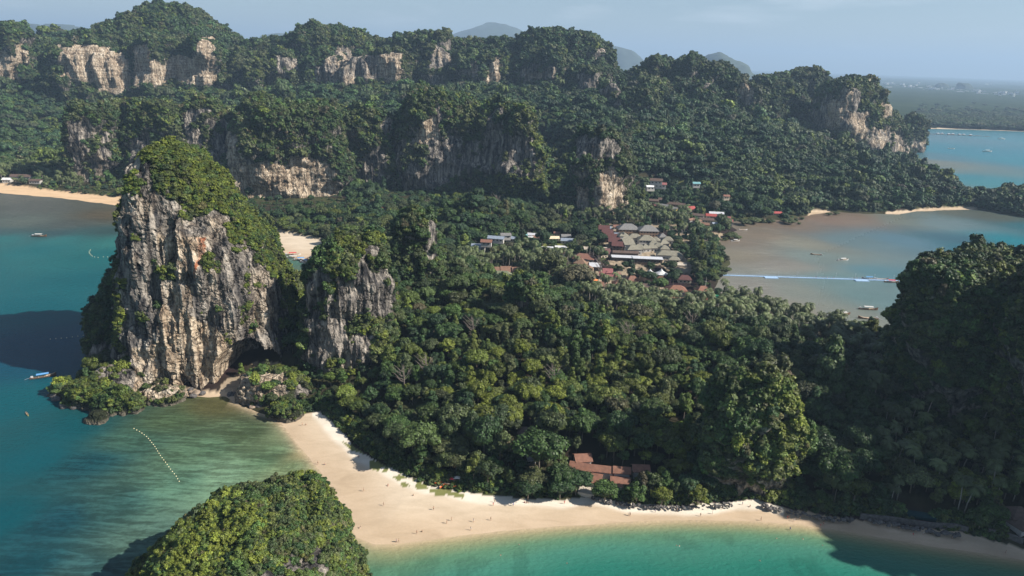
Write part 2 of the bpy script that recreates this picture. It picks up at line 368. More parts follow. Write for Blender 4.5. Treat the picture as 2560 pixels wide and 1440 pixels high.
# ------------------------------------------------------------------ relief: surveyed spot heights, (pixel x, y, 'z', height) or (x, y, 'Y', depth)
SPOTS = [
    # peninsula behind the near beach
    (760, 1010, 'z', 4), (640, 985, 'z', 7), (700, 935, 'z', 8), (800, 945, 'z', 5), (860, 1060, 'z', 4), (1000, 1185, 'z', 4), (1200, 1230, 'z', 4),
    (1450, 1238, 'z', 4), (1700, 1258, 'z', 4), (2060, 1288, 'z', 4), (2300, 1318, 'z', 5), (2560, 1365, 'z', 6), (2900, 1420, 'z', 8),
    (1000, 1060, 'z', 5), (1250, 1130, 'z', 6), (1450, 1160, 'z', 6), (1600, 1190, 'z', 6), (1750, 1205, 'z', 10), (950, 980, 'z', 8),
    (1100, 1000, 'z', 14), (1250, 1000, 'z', 22), (1400, 980, 'z', 30), (1550, 960, 'z', 36), (1550, 1060, 'z', 22), (1700, 1060, 'z', 34),
    (1080, 860, 'z', 34), (1150, 760, 'z', 40), (1250, 850, 'z', 30), (1310, 800, 'z', 26), (1400, 860, 'z', 34), (1060, 720, 'z', 45),
    (1500, 850, 'z', 24), (1620, 850, 'z', 34), (1750, 880, 'z', 40), (1880, 900, 'z', 42), (2000, 940, 'z', 36), (1880, 1000, 'z', 44),
    (1700, 1000, 'z', 44), (1660, 1100, 'z', 26), (1620, 1010, 'z', 36), (2060, 1080, 'z', 26), (1900, 1120, 'z', 30), (1980, 1100, 'z', 30), (2090, 1000, 'z', 24), (2130, 1120, 'z', 10), (2200, 1000, 'z', 7), (2200, 1150, 'z', 6),
    (1500, 760, 'z', 5), (1650, 770, 'z', 4), (1850, 790, 'z', 4), (2000, 830, 'z', 5), (2140, 870, 'z', 6), (1300, 720, 'z', 10), (1400, 730, 'z', 6),
    (1200, 700, 'z', 18), (1250, 690, 'z', 6), (1750, 745, 'z', 3),
    # village flat
    (1200, 640, 'z', 5), (1400, 640, 'z', 4), (1600, 620, 'z', 4), (1750, 650, 'z', 3), (1780, 570, 'z', 3), (1300, 590, 'z', 5), (1500, 570, 'z', 5),
    (1650, 540, 'z', 6), (1700, 500, 'z', 8), (1640, 470, 'z', 10), (1750, 520, 'z', 6), (1850, 530, 'z', 5),
    (700, 498, 'z', 4), (840, 490, 'z', 4), (960, 500, 'z', 5), (1080, 492, 'z', 6), (1360, 560, 'z', 6), (1420, 575, 'z', 5), (1380, 480, 'z', 8), (1600, 500, 'z', 7), (240, 480, 'z', 3), (900, 440, 'z', 8), (1370, 420, 'z', 12), (430, 500, 'z', 4), (560, 510, 'z', 4),
    # west beach woods
    (760, 570, 'z', 4), (900, 580, 'z', 4), (700, 540, 'z', 5), (850, 530, 'z', 6), (1000, 530, 'z', 6), (1150, 540, 'z', 14), (1200, 500, 'z', 40),
    (1280, 540, 'z', 14), (1100, 560, 'z', 6), (920, 620, 'z', 8), (1000, 650, 'z', 20), (60, 460, 'z', 4), (150, 445, 'z', 5), (300, 475, 'z', 4), (0, 420, 'z', 8),
    (100, 400, 'z', 14),
    # slopes below the far ridge
    (40, 330, 'Y', 1330), (150, 300, 'Y', 1380), (20, 240, 'Y', 1480), (150, 252, 'Y', 1480), (230, 270, 'Y', 1460), (300, 272, 'Y', 1460), (380, 252, 'Y', 1470), (450, 248, 'Y', 1470), (520, 248, 'Y', 1470), (600, 250, 'Y', 1460),
    (750, 238, 'Y', 1440), (900, 235, 'Y', 1440), (1050, 240, 'Y', 1440), (1200, 240, 'Y', 1420), (1350, 235, 'Y', 1400), (900, 225, 'Y', 1520), (1200, 225, 'Y', 1520), (700, 225, 'Y', 1520), (1350, 215, 'Y', 1500), (1450, 260, 'Y', 1300),
    (300, 330, 'z', 12), (600, 300, 'z', 16), (860, 300, 'z', 18), (1300, 300, 'Y', 1230), (1400, 340, 'Y', 1120), (1620, 400, 'Y', 1000), (1600, 300, 'Y', 1220),
    (1750, 300, 'Y', 1180), (1700, 380, 'Y', 1030), (1850, 380, 'Y', 1020), (1900, 300, 'Y', 1200), (1950, 440, 'Y', 950), (1800, 460, 'Y', 935),
    (2050, 330, 'Y', 1230), (1950, 250, 'Y', 1400), (2100, 380, 'Y', 1130), (2150, 340, 'Y', 1260), (2200, 420, 'Y', 1050), (2250, 420, 'Y', 1150), (2100, 460, 'Y', 940),
    (2300, 470, 'Y', 985), (2360, 480, 'Y', 1010), (2020, 520, 'z', 4), (2180, 520, 'z', 5), (2330, 512, 'z', 5), (2420, 508, 'z', 5),
    (2300, 400, 'z', 3), (2540, 478, 'Y', 960), (2520, 520, 'z', 6), (2700, 475, 'Y', 960),
    (40, 232, 'Y', 1570), (230, 245, 'Y', 1560), (440, 235, 'Y', 1570), (600, 235, 'Y', 1570), (800, 232, 'Y', 1570), (950, 228, 'Y', 1570), (1100, 228, 'Y', 1570), (1230, 232, 'Y', 1560), (1350, 220, 'Y', 1560),
    # crest of the far ridge and what falls away behind it
    (0, 120, 'Y', 1740), (150, 130, 'Y', 1760), (300, 125, 'Y', 1760), (430, 105, 'Y', 1780), (560, 155, 'Y', 1760), (700, 150, 'Y', 1760), (850, 130, 'Y', 1780),
    (1000, 150, 'Y', 1780), (1150, 150, 'Y', 1780), (1300, 150, 'Y', 1760), (1420, 140, 'Y', 1740), (1520, 220, 'Y', 1700), (1650, 220, 'Y', 1650),
    (1780, 215, 'Y', 1650), (1880, 255, 'Y', 1640), (1980, 235, 'Y', 1640), (2080, 245, 'Y', 1640), (2180, 240, 'Y', 1560), (-300, 150, 'Y', 1700), (-300, 300, 'Y', 1400)]
ctl = []
for a, b_, k, v in SPOTS:
    q = G(a, b_, v) if k == 'z' else D(a, b_, v)
    ctl.append(q)
ctl += [np.array(q, float) for q in [(-1500, 2600, 30), (0, 2600, 30), (1000, 2500, 10), (2000, 2600, 3), (-2500, 2400, 60), (1500, 3200, 3), (0, 3600, 5), (-2500, 3600, 20),
        (400, 300, 30), (420, 420, 30), (520, 250, 30)]]
ctl = np.array(ctl)
def tps_fit(P, z, lam=0.6):
    n = len(P); d = np.hypot(P[:, None, 0] - P[None, :, 0], P[:, None, 1] - P[None, :, 1]) / 100.0
    K = np.where(d > 0, d * d * np.log(np.maximum(d, 1e-9)), 0) + np.eye(n) * lam * 0.02
    Q = np.c_[np.ones(n), P / 1000.0]; A = np.block([[K, Q], [Q.T, np.zeros((3, 3))]])
    s_ = np.linalg.solve(A, np.r_[z, 0, 0, 0]); return s_
_w = tps_fit(ctl[:, :2], ctl[:, 2])
def tps(x, y):
    out = np.empty(len(x), np.float32); n = len(ctl)
    for a in range(0, len(x), 60000):
        X = x[a:a + 60000]; Y = y[a:a + 60000]
        d2 = ((X[:, None] - ctl[None, :, 0]) ** 2 + (Y[:, None] - ctl[None, :, 1]) ** 2).astype(np.float32) / 1e4
        K = 0.5 * d2 * np.log(np.maximum(d2, 1e-12))
        out[a:a + 60000] = K @ _w[:n].astype(np.float32) + _w[n] + _w[n + 1] * X / 1000 + _w[n + 2] * Y / 1000
    return out
def coast_sd(x, y):
    d = segdist(x, y, COAST); ins = inpoly(x, y, COAST); return np.where(ins, d, -d)
def sand_mask(x, y):
    m_ = np.zeros(len(x))
    xx = x + fb2(x, y, 12, 2, 50) * 1.2; yy = y + fb2(x, y, 12, 2, 51) * 1.2
    for P in SANDS: m_ = np.maximum(m_, inpoly(xx, yy, P).astype(float))
    return m_
def terrain_h(x, y, full=False):
    x = np.ravel(np.asarray(x, float)); y = np.ravel(np.asarray(y, float))
    sdv = coast_sd(x, y) + noise_coast(x, y) * np.clip((np.hypot(x, y)) / 600, .4, 3)
    sm = sand_mask(x, y)
    h = np.clip(tps(x, y), 2.5, 400)
    lump = fb2(x, y, 55, 3, 60) * 0.5 + fb2(x, y, 150, 2, 61) * 0.5
    h = h * (1 + (0.13 + .12 * (np.hypot(x, y) < 560)) * lump * sstep(8, 40, h)) + fb2(x, y, 25, 2, 62) * 0.5
    beach = np.clip(sdv * 0.045, -3, 2.2)
    shore = np.clip(sdv * 0.25, -3, 400) * 1.0
    ds = segdist(x, y, SANDS[0]); h = np.minimum(h, np.clip(sdv * .045, 0, 2.2) + .22 * ds)
    far = sstep(2450, 2700, np.hypot(x, y))
    h = h * (1 - far) + 3.0 * far
    h = np.where(sm > 0.5, np.minimum(beach, h), np.minimum(h, shore))
    if full: return h, sdv, sm
    return h

# grid: fine near the camera, coarse far away
NA, NR = 800, 620
az = np.radians(np.linspace(-50, 50, NA)); rr = 165.0 * (3300.0 / 165.0) ** (np.linspace(0, 1, NR))
AZ, RR = np.meshgrid(az, rr); X = (np.sin(AZ) * RR).ravel(); Y = (np.cos(AZ) * RR).ravel()
HH, SD, SM = terrain_h(X, Y, True)
idx = np.arange(NA * NR).reshape(NR, NA)
QF = np.stack([idx[:-1, :-1], idx[:-1, 1:], idx[1:, 1:], idx[1:, :-1]], -1).reshape(-1, 4)
px, py = PROJ(np.c_[X, Y, HH])
n1 = fb2(X, Y, 40, 3, 70)
gc = np.zeros((len(X), 3)); gc[:] = (0.040, 0.038, 0.020)
gc += (np.array([0.02, 0.03, 0.006]) * n1[:, None])
GRASS = [[(1660, 440), (1760, 455), (1750, 480), (1650, 475)], [(1340, 605), (1430, 610), (1420, 645), (1345, 640)]]
for P in GRASS:
    mk = inpoly(px, py, P); gc[mk] = (0.16, 0.17, 0.05)
DIRT = [[(1700, 580), (1800, 560), (1810, 600), (1740, 640)], [(1480, 640), (1760, 690), (1790, 745), (1500, 720)], [(1500, 560), (1720, 560), (1740, 700), (1530, 690)],
        [(1720, 730), (1800, 740), (1800, 770), (1700, 760)], [(630, 905), (700, 905), (715, 925), (640, 935)], [(385, 930), (600, 930), (600, 1000), (380, 985)]]
for P in DIRT:
    mk = inpoly(px, py, P) & (n1 > -0.5); gc[mk] = (0.30, 0.24, 0.17)
gc = np.clip(gc, 0.01, 1)
# sand: wet and browner at the waterline, white and dry at the back
sc = np.zeros_like(gc); t = sstep(0, 26, SD + fb2(X, Y, 60, 2, 73) * 6)[:, None]
wet = np.array([0.50, 0.385, 0.265]); mid = np.array([0.60, 0.50, 0.375]); dry = np.array([0.70, 0.635, 0.53])
sc = wet * (1 - t) + mid * t
back = segdist(X, Y, [tuple(q) for q in G(np.array([q[0] for q in SAND_PX[:25]]), np.array([q[1] for q in SAND_PX[:25]]))[:, :2]], False)
t2 = (1 - sstep(3.8, 7.0, back + fb2(X, Y, 14, 3, 74) * 1.2))[:, None] * (px > 780)[:, None] * (px < 1960)[:, None]
sc = sc * (1 - t2) + dry * t2
TUFTS = [[(930, 1140), (975, 1155), (972, 1172), (930, 1165)], [(985, 1182), (1010, 1180), (1075, 1205), (1070, 1218), (1010, 1212), (1000, 1196)],
         [(1075, 1213), (1125, 1213), (1120, 1228), (1080, 1224)], [(1088, 1218), (1118, 1222), (1116, 1232), (1092, 1230)], [(1120, 1216), (1165, 1228), (1160, 1238), (1122, 1230)], [(860, 1096), (905, 1110), (915, 1128), (880, 1118)]]
TUFTS = [[(a - 3, b_ + 9) for a, b_ in P] for P in TUFTS]
wob = fb2(X, Y, 4, 3, 75)
tuft = np.zeros(len(X), bool)
for P in TUFTS: tuft |= inpoly(px + wob * 6, py + wob * 3, P)
sc[tuft & (wob > -0.35)] = (0.19, 0.20, 0.07)
# westward beach is more orange
west = (px < 400) & (py < 560); sc[west] = (0.62, 0.44, 0.27)
gc = np.where((SM > 0.5)[:, None], sc, gc)
keepf = HH[QF].max(1) > -1.2
sandf = SM[QF].mean(1) >= 0.5
VXYZ = np.c_[X, Y, HH]
def sub(faces):
    u, inv = np.unique(faces, return_inverse=True); return u, inv.reshape(faces.shape)
u, f = sub(QF[keepf & ~sandf])
tag(link('ground', mesh_np('ground', VXYZ[u], f, [M['ground']], True, {'gc': ('FLOAT_COLOR', gc[u])})), kind='structure')
u, f = sub(QF[keepf & sandf])
tag(link('beach', mesh_np('beach', VXYZ[u], f, [M['sand']], True, {'gc': ('FLOAT_COLOR', gc[u])})), kind='structure')

# ------------------------------------------------------------------ water: body colour by depth and bottom
WC = [  # pixel x, y, colour of water and bottom (sRGB), sea-grass share
    (-200, 700, 22, 108, 116, 0), (100, 620, 30, 116, 120, 0), (200, 700, 22, 108, 116, 0), (60, 780, 18, 104, 114, 0), (250, 640, 32, 118, 121, 0), (330, 605, 60, 135, 130, 0),
    (0, 597, 50, 128, 128, 0), (150, 600, 50, 128, 128, 0),
    (60, 870, 14, 84, 108, 0), (180, 900, 14, 84, 108, 0), (60, 1000, 14, 100, 110, 0), (100, 1150, 14, 95, 105, 0), (0, 1300, 14, 92, 102, 0), (-200, 1200, 14, 92, 102, 0), (170, 1080, 18, 92, 100, .1),
    (230, 1150, 26, 76, 82, .7), (150, 1300, 26, 74, 82, .7), (60, 1420, 24, 76, 84, .6), (300, 1250, 50, 86, 80, 1), (330, 1100, 62, 96, 80, 1), (430, 1050, 74, 96, 68, .8),
    (540, 1010, 95, 95, 60, .5), (500, 1120, 80, 110, 84, 1), (600, 1080, 78, 98, 70, 1), (650, 1150, 88, 118, 88, 1), (450, 1200, 82, 118, 96, 1), (560, 1180, 112, 145, 115, 1), (700, 1120, 92, 120, 88, 1),
    (740, 1160, 110, 138, 100, 1), (710, 1085, 130, 150, 112, .5), (770, 1180, 150, 160, 118, .3), (820, 1240, 165, 172, 128, .1), (350, 1350, 76, 106, 92, 1), (200, 1420, 50, 86, 84, 1),
    (850, 1300, 175, 178, 138, 0), (880, 1360, 175, 175, 132, 0), (760, 1135, 190, 178, 128, 0),
    (920, 1385, 135, 165, 125, 0), (930, 1430, 75, 135, 112, 0), (1050, 1378, 165, 178, 132, 0), (1100, 1400, 112, 160, 128, 0), (1100, 1435, 72, 125, 100, .4), (1050, 1356, 205, 182, 135, 0), (1250, 1338, 195, 180, 132, 0), (1300, 1365, 110, 165, 132, 0),
    (1300, 1400, 72, 140, 118, .1), (1400, 1438, 40, 115, 95, 0), (1500, 1320, 150, 168, 125, 0), (1500, 1345, 80, 148, 118, 0), (1600, 1400, 28, 122, 100, 0), (1750, 1320, 128, 165, 118, 0), (1750, 1350, 62, 145, 112, 0),
    (1750, 1430, 22, 112, 92, 0), (1950, 1325, 128, 165, 118, 0), (1950, 1360, 60, 140, 108, 0), (1950, 1430, 24, 116, 94, 0), (2100, 1350, 85, 140, 115, 0), (2100, 1420, 28, 108, 95, 0), (2400, 1400, 58, 118, 108, 0),
    (2300, 1440, 22, 88, 95, 0), (2560, 1430, 48, 105, 100, 0), (2800, 1500, 25, 95, 98, 0), (1200, 1700, 22, 108, 95, 0), (2400, 1700, 18, 85, 92, 0), (300, 1700, 22, 80, 90, .4),
    # west flats
    (0, 500, 105, 108, 98, .2), (100, 520, 96, 100, 92, .2), (250, 540, 100, 92, 74, .3), (180, 560, 86, 94, 88, .3), (50, 560, 100, 110, 100, .3), (0, 582, 66, 92, 92, .1), (300, 575, 62, 92, 92, .1), (150, 583, 62, 90, 92, .1), (320, 545, 88, 88, 74, .2), (-200, 540, 90, 100, 94, .1),
    (600, 650, 80, 125, 115, 0), (730, 655, 88, 132, 118, 0), (760, 680, 74, 122, 112, 0), (700, 640, 120, 140, 115, 0), (770, 668, 110, 130, 110, 0), (600, 800, 20, 90, 100, 0),
    # east bay
    (1820, 600, 118, 100, 80, 0), (1850, 640, 126, 112, 90, 0), (1900, 590, 120, 102, 80, 0), (1950, 560, 116, 96, 76, 0), (2050, 545, 122, 98, 78, 0), (2150, 545, 122, 100, 80, 0), (2250, 550, 108, 108, 92, 0),
    (2000, 610, 124, 116, 96, 0), (1950, 660, 128, 118, 102, 0), (2050, 640, 114, 120, 108, 0), (2150, 600, 96, 110, 106, 0), (2250, 600, 84, 108, 112, 0), (2350, 560, 100, 112, 106, 0), (2450, 540, 104, 110, 98, 0), (2400, 600, 62, 105, 118, 0),
    (2440, 620, 52, 115, 128, 0), (2520, 600, 28, 138, 150, 0), (2600, 570, 60, 120, 130, 0), (2560, 630, 24, 140, 152, 0), (2200, 680, 86, 114, 114, 0), (2100, 700, 100, 118, 110, 0), (1900, 720, 128, 118, 102, 0), (2000, 730, 122, 120, 104, 0),
    (2150, 740, 98, 116, 108, 0), (2250, 760, 96, 114, 108, 0), (1900, 760, 130, 116, 98, 0), (2000, 780, 132, 120, 100, 0), (2100, 790, 120, 118, 102, 0), (2200, 820, 122, 118, 102, 0), (2600, 760, 60, 115, 120, 0), (3000, 700, 24, 130, 145, 0),
    # far bay
    (2340, 340, 95, 138, 150, 0), (2500, 345, 80, 145, 158, 0), (2400, 380, 48, 135, 152, 0), (2550, 400, 42, 138, 152, 0), (2320, 390, 82, 128, 138, 0), (2300, 420, 120, 132, 120, 0), (2400, 440, 40, 136, 145, 0),
    (2500, 460, 55, 140, 145, 0), (2390, 475, 105, 138, 130, 0), (2290, 405, 130, 130, 105, 0), (3000, 420, 40, 130, 150, 0), (3400, 500, 26, 120, 140, 0)]
WC = np.array(WC, float)
EXPK = 1.82          # how bright a white ground comes out under this sun
wcp = G(WC[:, 0], WC[:, 1])
_eb = (WC[:, 0] > 1780) & (WC[:, 0] < 2390) & (WC[:, 1] > 500) & (WC[:, 1] < 900); WCOL = lin(WC[:, 2:5]) / EXPK * np.where(_eb[:, None], [1.5, 1.7, 1.95], 1.0); WCOL = WCOL * (1 + .22 * WC[:, 5:6] * np.array([1.15, 1.0, 1.1]))
NAw, NRw = 560, 420
azw = np.radians(np.linspace(-52, 52, NAw)); rw = 120.0 * (3600.0 / 120.0) ** (np.linspace(0, 1, NRw))
AW, RW = np.meshgrid(azw, rw); XW = (np.sin(AW) * RW).ravel(); YW = (np.cos(AW) * RW).ravel()
sdw = coast_sd(XW, YW)
# sample in (azimuth, log distance), so that near and far surveys weigh alike
def ar(x, y): return np.c_[np.arctan2(x, y) * 2.2, np.log(np.hypot(x, y)) * 2.6]
A1 = ar(XW, YW); A0 = ar(wcp[:, 0], wcp[:, 1])
wv = np.c_[fb2(XW, YW, 60, 3, 80), fb2(XW, YW, 60, 3, 81)] * 0.02
A1 = A1 + wv
wcl = np.zeros((len(XW), 4)); wt = np.zeros(len(XW))
for i in range(len(A0)):
    d2 = (A1[:, 0] - A0[i, 0]) ** 2 + (A1[:, 1] - A0[i, 1]) ** 2
    k = 1.0 / (d2 + 0.0022) ** 1.8
    wcl[:, :3] += k[:, None] * WCOL[i]; wcl[:, 3] += k * WC[i, 5]; wt += k
wcl /= wt[:, None]
# the sandy lagoon in front of the beach deepens evenly from the shore
dn = np.clip(-sdw, 0, 200) + fb2(XW, YW, 35, 3, 85) * 4 * sstep(4, 30, -sdw); dn = dn * (1 - .42 * (1 - sstep(-60, 45, XW)))
STOPS = [(0, (198, 178, 132)), (3, (165, 172, 128)), (8, (112, 160, 126)), (15, (86, 154, 132)), (26, (56, 140, 122)), (45, (34, 124, 110)), (90, (22, 106, 100))]
lag = np.stack([np.interp(dn, [a for a, b in STOPS], lin(np.array([b for a, b in STOPS]))[:, j]) for j in range(3)], 1) / EXPK
lw = (sstep(-66, -40, XW) * (1 - sstep(262, 300, YW)))[:, None]
wcl[:, :3] = wcl[:, :3] * (1 - lw) + lag * lw
spots = sstep(.42, .6, fb2(XW, YW, 7, 3, 87) * .6 + fb2(XW, YW, 40, 2, 88) * .6)
wcl[:, 3] = np.maximum(wcl[:, 3] * (1 - lw[:, 0]), 0); wcl[:, :3] *= (1 - .16 * spots * lw[:, 0] * sstep(5, 12, -sdw))[:, None]
# thin film over sand right at the near beach
nearb = (RW.ravel() < 420) & (XW > -150)
film = np.exp(-np.clip(-sdw, 0, 99) / 2.2) * nearb
wcl[:, :3] = wcl[:, :3] * (1 - film[:, None]) + np.array([0.46, 0.36, 0.24]) * film[:, None]
iw = np.arange(NAw * NRw).reshape(NRw, NAw)
QW = np.stack([iw[:-1, :-1], iw[:-1, 1:], iw[1:, 1:], iw[1:, :-1]], -1).reshape(-1, 4)
MUD_PX = [(1700, 740), (1800, 640), (1780, 560), (1880, 530), (2080, 515), (2260, 540), (2170, 580), (2040, 640), (2060, 700), (2040, 760), (2140, 800), (2260, 830), (2260, 870), (1900, 860)]
mudp = ppoly(MUD_PX)
mud = inpoly(XW, YW, mudp)
wcl[:, 3] = np.maximum(wcl[:, 3], .42 * inpoly(XW, YW, mudp) * sstep(2, 55, segdist(XW, YW, mudp)))
kw = sdw[QW].max(1) < 14; far_in = sdw[QW].min(1) < 14
mf = mud[QW].mean(1) >= 0.5
VW = np.c_[XW, YW, np.zeros(len(XW))]
sel = far_in
u, f = sub(QW[sel & ~mf]); tag(link('sea', mesh_np('sea', VW[u], f, [M['sea']], True, {'wc': ('FLOAT_COLOR', wcl[u, :3]), 'reef': ('FLOAT', wcl[u, 3])})), kind='structure')
u, f = sub(QW[sel & mf]); tag(link('tidal_flat', mesh_np('tidal_flat', VW[u], f, [M['flat']], True, {'wc': ('FLOAT_COLOR', wcl[u, :3]), 'reef': ('FLOAT', wcl[u, 3])})), kind='structure')
# open sea out to the horizon and the low coastal plain
def ring(name, az0, az1, r0, r1, z, mat, attrs, na=60, nr=40):
    a_ = np.radians(np.linspace(az0, az1, na)); r_ = r0 * (r1 / r0) ** np.linspace(0, 1, nr)
    A_, R_ = np.meshgrid(a_, r_); x_ = (np.sin(A_) * R_).ravel(); y_ = (np.cos(A_) * R_).ravel()
    ii = np.arange(na * nr).reshape(nr, na); Q = np.stack([ii[:-1, :-1], ii[:-1, 1:], ii[1:, 1:], ii[1:, :-1]], -1).reshape(-1, 4)
    return np.c_[x_, y_, np.full(len(x_), float(z))], Q
V_, Q_ = ring('open_sea', -180, 180, 30, 40000, -1.6, None, None, 120, 40)
tag(link('open_sea', mesh_np('open_sea', V_, Q_, [M['sea']], True, {'wc': ('FLOAT_COLOR', np.tile([[0.008, 0.12, 0.14]], (len(V_), 1))), 'reef': ('FLOAT', np.zeros(len(V_)))})), kind='structure')
def plain_mat():
    m, nt, b = newmat('coastal_plain')
    a = noise(nt, mapped(nt, (0.004, 0.004, 1)), 1.0, 8.0, 0.65); c2 = noise(nt, mapped(nt, (0.03, 0.03, 1)), 1.0, 6.0, 0.7)
    k = mth(nt, 'ADD', mth(nt, 'MULTIPLY', a, 0.5), mth(nt, 'MULTIPLY', c2, 0.5))
    L(nt, ramp(nt, k, [(0.38, (0.016, 0.026, 0.012)), (0.5, (0.030, 0.046, 0.020)), (0.62, (0.048, 0.066, 0.028)), (0.74, (0.12, 0.12, 0.08))]), b.inputs['Base Color'])
    b.inputs['Roughness'].default_value = 1.0; b.inputs['Specular IOR Level'].default_value = 0.0
    bump(nt, b, k, 1.0, 12.0)
    return m
V_, Q_ = ring('coastal_plain', -60, 60, 2650, 38000, 2.0, None, None, 240, 90)
sdp = coast_sd(V_[:, 0], V_[:, 1]); V_[:, 2] = np.where((sdp > 0), 2.4 + np.clip(sdp, 0, 60) / 10 + 14 * (fb2(V_[:, 0], V_[:, 1], 1800, 3, 90) + .4).clip(0) * sstep(3500, 6000, np.hypot(V_[:, 0], V_[:, 1])), -4)
ok = V_[Q_, 2].min(1) > -3
u, f = sub(Q_[ok]); tag(link('coastal_plain', mesh_np('coastal_plain', V_[u], f, [plain_mat()], True)), kind='structure')
# ------------------------------------------------------------------ plants: prototypes
def ico(r=1.0, sub_=1):
    t = (1 + 5 ** .5) / 2
    v = np.array([(-1, t, 0), (1, t, 0), (-1, -t, 0), (1, -t, 0), (0, -1, t), (0, 1, t), (0, -1, -t), (0, 1, -t), (t, 0, -1), (t, 0, 1), (-t, 0, -1), (-t, 0, 1)], float)
    v /= np.linalg.norm(v[0])
    f = [(0, 11, 5), (0, 5, 1), (0, 1, 7), (0, 7, 10), (0, 10, 11), (1, 5, 9), (5, 11, 4), (11, 10, 2), (10, 7, 6), (7, 1, 8), (3, 9, 4), (3, 4, 2), (3, 2, 6), (3, 6, 8), (3, 8, 9), (4, 9, 5), (2, 4, 11), (6, 2, 10), (8, 6, 7), (9, 8, 1)]
    for _ in range(sub_):
        c = {}; vs = list(map(tuple, v)); nf = []
        def mid(a, b):
            k = (min(a, b), max(a, b))
            if k not in c:
                m_ = (np.array(vs[a]) + np.array(vs[b])) / 2; m_ /= np.linalg.norm(m_); vs.append(tuple(m_)); c[k] = len(vs) - 1
            return c[k]
        for a, b, d in f:
            x, y, z = mid(a, b), mid(b, d), mid(d, a); nf += [(a, x, z), (b, y, x), (d, z, y), (x, y, z)]
        v = np.array(vs); f = nf
    return v * r, np.array(f)
ICO1 = ico(1, 1); ICO2 = ico(1, 2)

def crown(rng, R, Hc, z0, nl, nleaf, ls, style='round'):
    """clumps of small leaf faces round several limbs, with a solid dark core to each clump"""
    V = []; Q = []; LV = []; base = 0; lobes = []
    for i in range(nl):
        if style == 'column':
            z = rng.uniform(0, 1); a = rng.uniform(0, 2 * math.pi); rad = R * (0.25 + 0.55 * (1 - z)) * rng.uniform(.4, 1)
            c = np.array([math.cos(a) * rad, math.sin(a) * rad, z0 + Hc * z]); r = R * rng.uniform(.32, .5) * (1.1 - .4 * z)
        elif style == 'tier':
            z = rng.uniform(0, 1); a = rng.uniform(0, 2 * math.pi); rad = R * math.sqrt(rng.uniform(0, 1)) * .85
            c = np.array([math.cos(a) * rad, math.sin(a) * rad, z0 + Hc * (0.75 * (1 - (rad / R) ** 2) + .2 * z)]); r = R * rng.uniform(.22, .36)
        else:
            a = rng.uniform(0, 2 * math.pi); u = rng.uniform(0.0, 1); ph = math.acos(u ** 0.8)
            k = rng.uniform(.42, .92)
            c = np.array([math.cos(a) * math.sin(ph) * R * k, math.sin(a) * math.sin(ph) * R * k, z0 + Hc * k * math.cos(ph)]); r = R * rng.uniform(.20, .42)
        lobes.append((c, r))
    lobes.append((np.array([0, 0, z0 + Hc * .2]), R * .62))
    per = max(8, nleaf // len(lobes))
    for c, r in lobes:
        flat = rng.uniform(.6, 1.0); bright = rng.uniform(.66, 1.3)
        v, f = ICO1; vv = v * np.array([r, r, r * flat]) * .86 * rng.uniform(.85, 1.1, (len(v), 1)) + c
        V.append(vv); Q.append(np.c_[f, f[:, 2]] + base); base += len(vv); LV.append(np.full(len(vv), .55 * bright))  # light-blocking core, its colour darkened for shade inside the crown
        n = int(per * (r / (R * .38)) ** 2)
        d = rng.normal(size=(n, 3)); d /= np.linalg.norm(d, axis=1)[:, None]; d[:, 2] = np.where(d[:, 2] < -.35, -d[:, 2], d[:, 2])
        p = c + d * np.array([r, r, r * flat]) * rng.uniform(.84, 1.16, (n, 1))
        nn = d + rng.normal(size=(n, 3)) * .42 + np.array([0, 0, .25]); nn /= np.linalg.norm(nn, axis=1)[:, None]
        t1 = np.cross(nn, rng.normal(size=(n, 3))); t1 /= np.linalg.norm(t1, axis=1)[:, None]; t2 = np.cross(nn, t1)
        s_ = (ls * rng.uniform(.6, 1.25, (n, 1)))
        q = np.stack([p - t1 * s_ - t2 * s_ * .35, p + t2 * -s_ * .8 + t1 * s_ * .3, p + t1 * s_ + t2 * s_ * .35, p + t2 * s_ * .8 - t1 * s_ * .3], 1).reshape(-1, 3)
        V.append(q); Q.append(np.arange(n * 4).reshape(n, 4) + base); base += n * 4
        LV.append(np.repeat(bright * rng.uniform(.62, 1.38, n), 4))
    return np.concatenate(V), np.concatenate(Q), np.concatenate(LV)
def trunk_mb(h, r, rng, limbs=3, spread=2.0):
    mb = MB(); b = rng.normal(size=2) * .3
    mb.tube([(0, 0, -1.5), (b[0] * .4, b[1] * .4, h * .4), (b[0], b[1], h)], [r, r * .75, r * .5], 7)
    for i in range(limbs):
        a = 2 * math.pi * i / limbs + rng.uniform(0, 1)
        mb.tube([(b[0] * .7, b[1] * .7, h * .7), (math.cos(a) * spread * .5, math.sin(a) * spread * .5, h * .95), (math.cos(a) * spread, math.sin(a) * spread, h * 1.25)], [r * .4, r * .3, r * .12], 5)
    return mb
def quadmesh(name, V, Q, LV, mat, smooth=False):
    f3 = Q[:, 2] == Q[:, 3]
    me = bpy.data.meshes.new(name)
    nt3, nq = f3.sum(), (~f3).sum()
    loops = np.concatenate([Q[f3][:, :3].ravel(), Q[~f3].ravel()]).astype(np.int32)
    starts = np.concatenate([np.arange(nt3) * 3, nt3 * 3 + np.arange(nq) * 4]).astype(np.int32)
    me.vertices.add(len(V)); me.vertices.foreach_set('co', V.astype(np.float32).ravel())
    me.loops.add(len(loops)); me.loops.foreach_set('vertex_index', loops)
    me.polygons.add(len(starts)); me.polygons.foreach_set('loop_start', starts)
    a = me.attributes.new('lv', 'FLOAT', 'POINT'); a.data.foreach_set('value', LV.astype(np.float32))
    me.materials.append(mat); me.update(calc_edges=True)
    return me
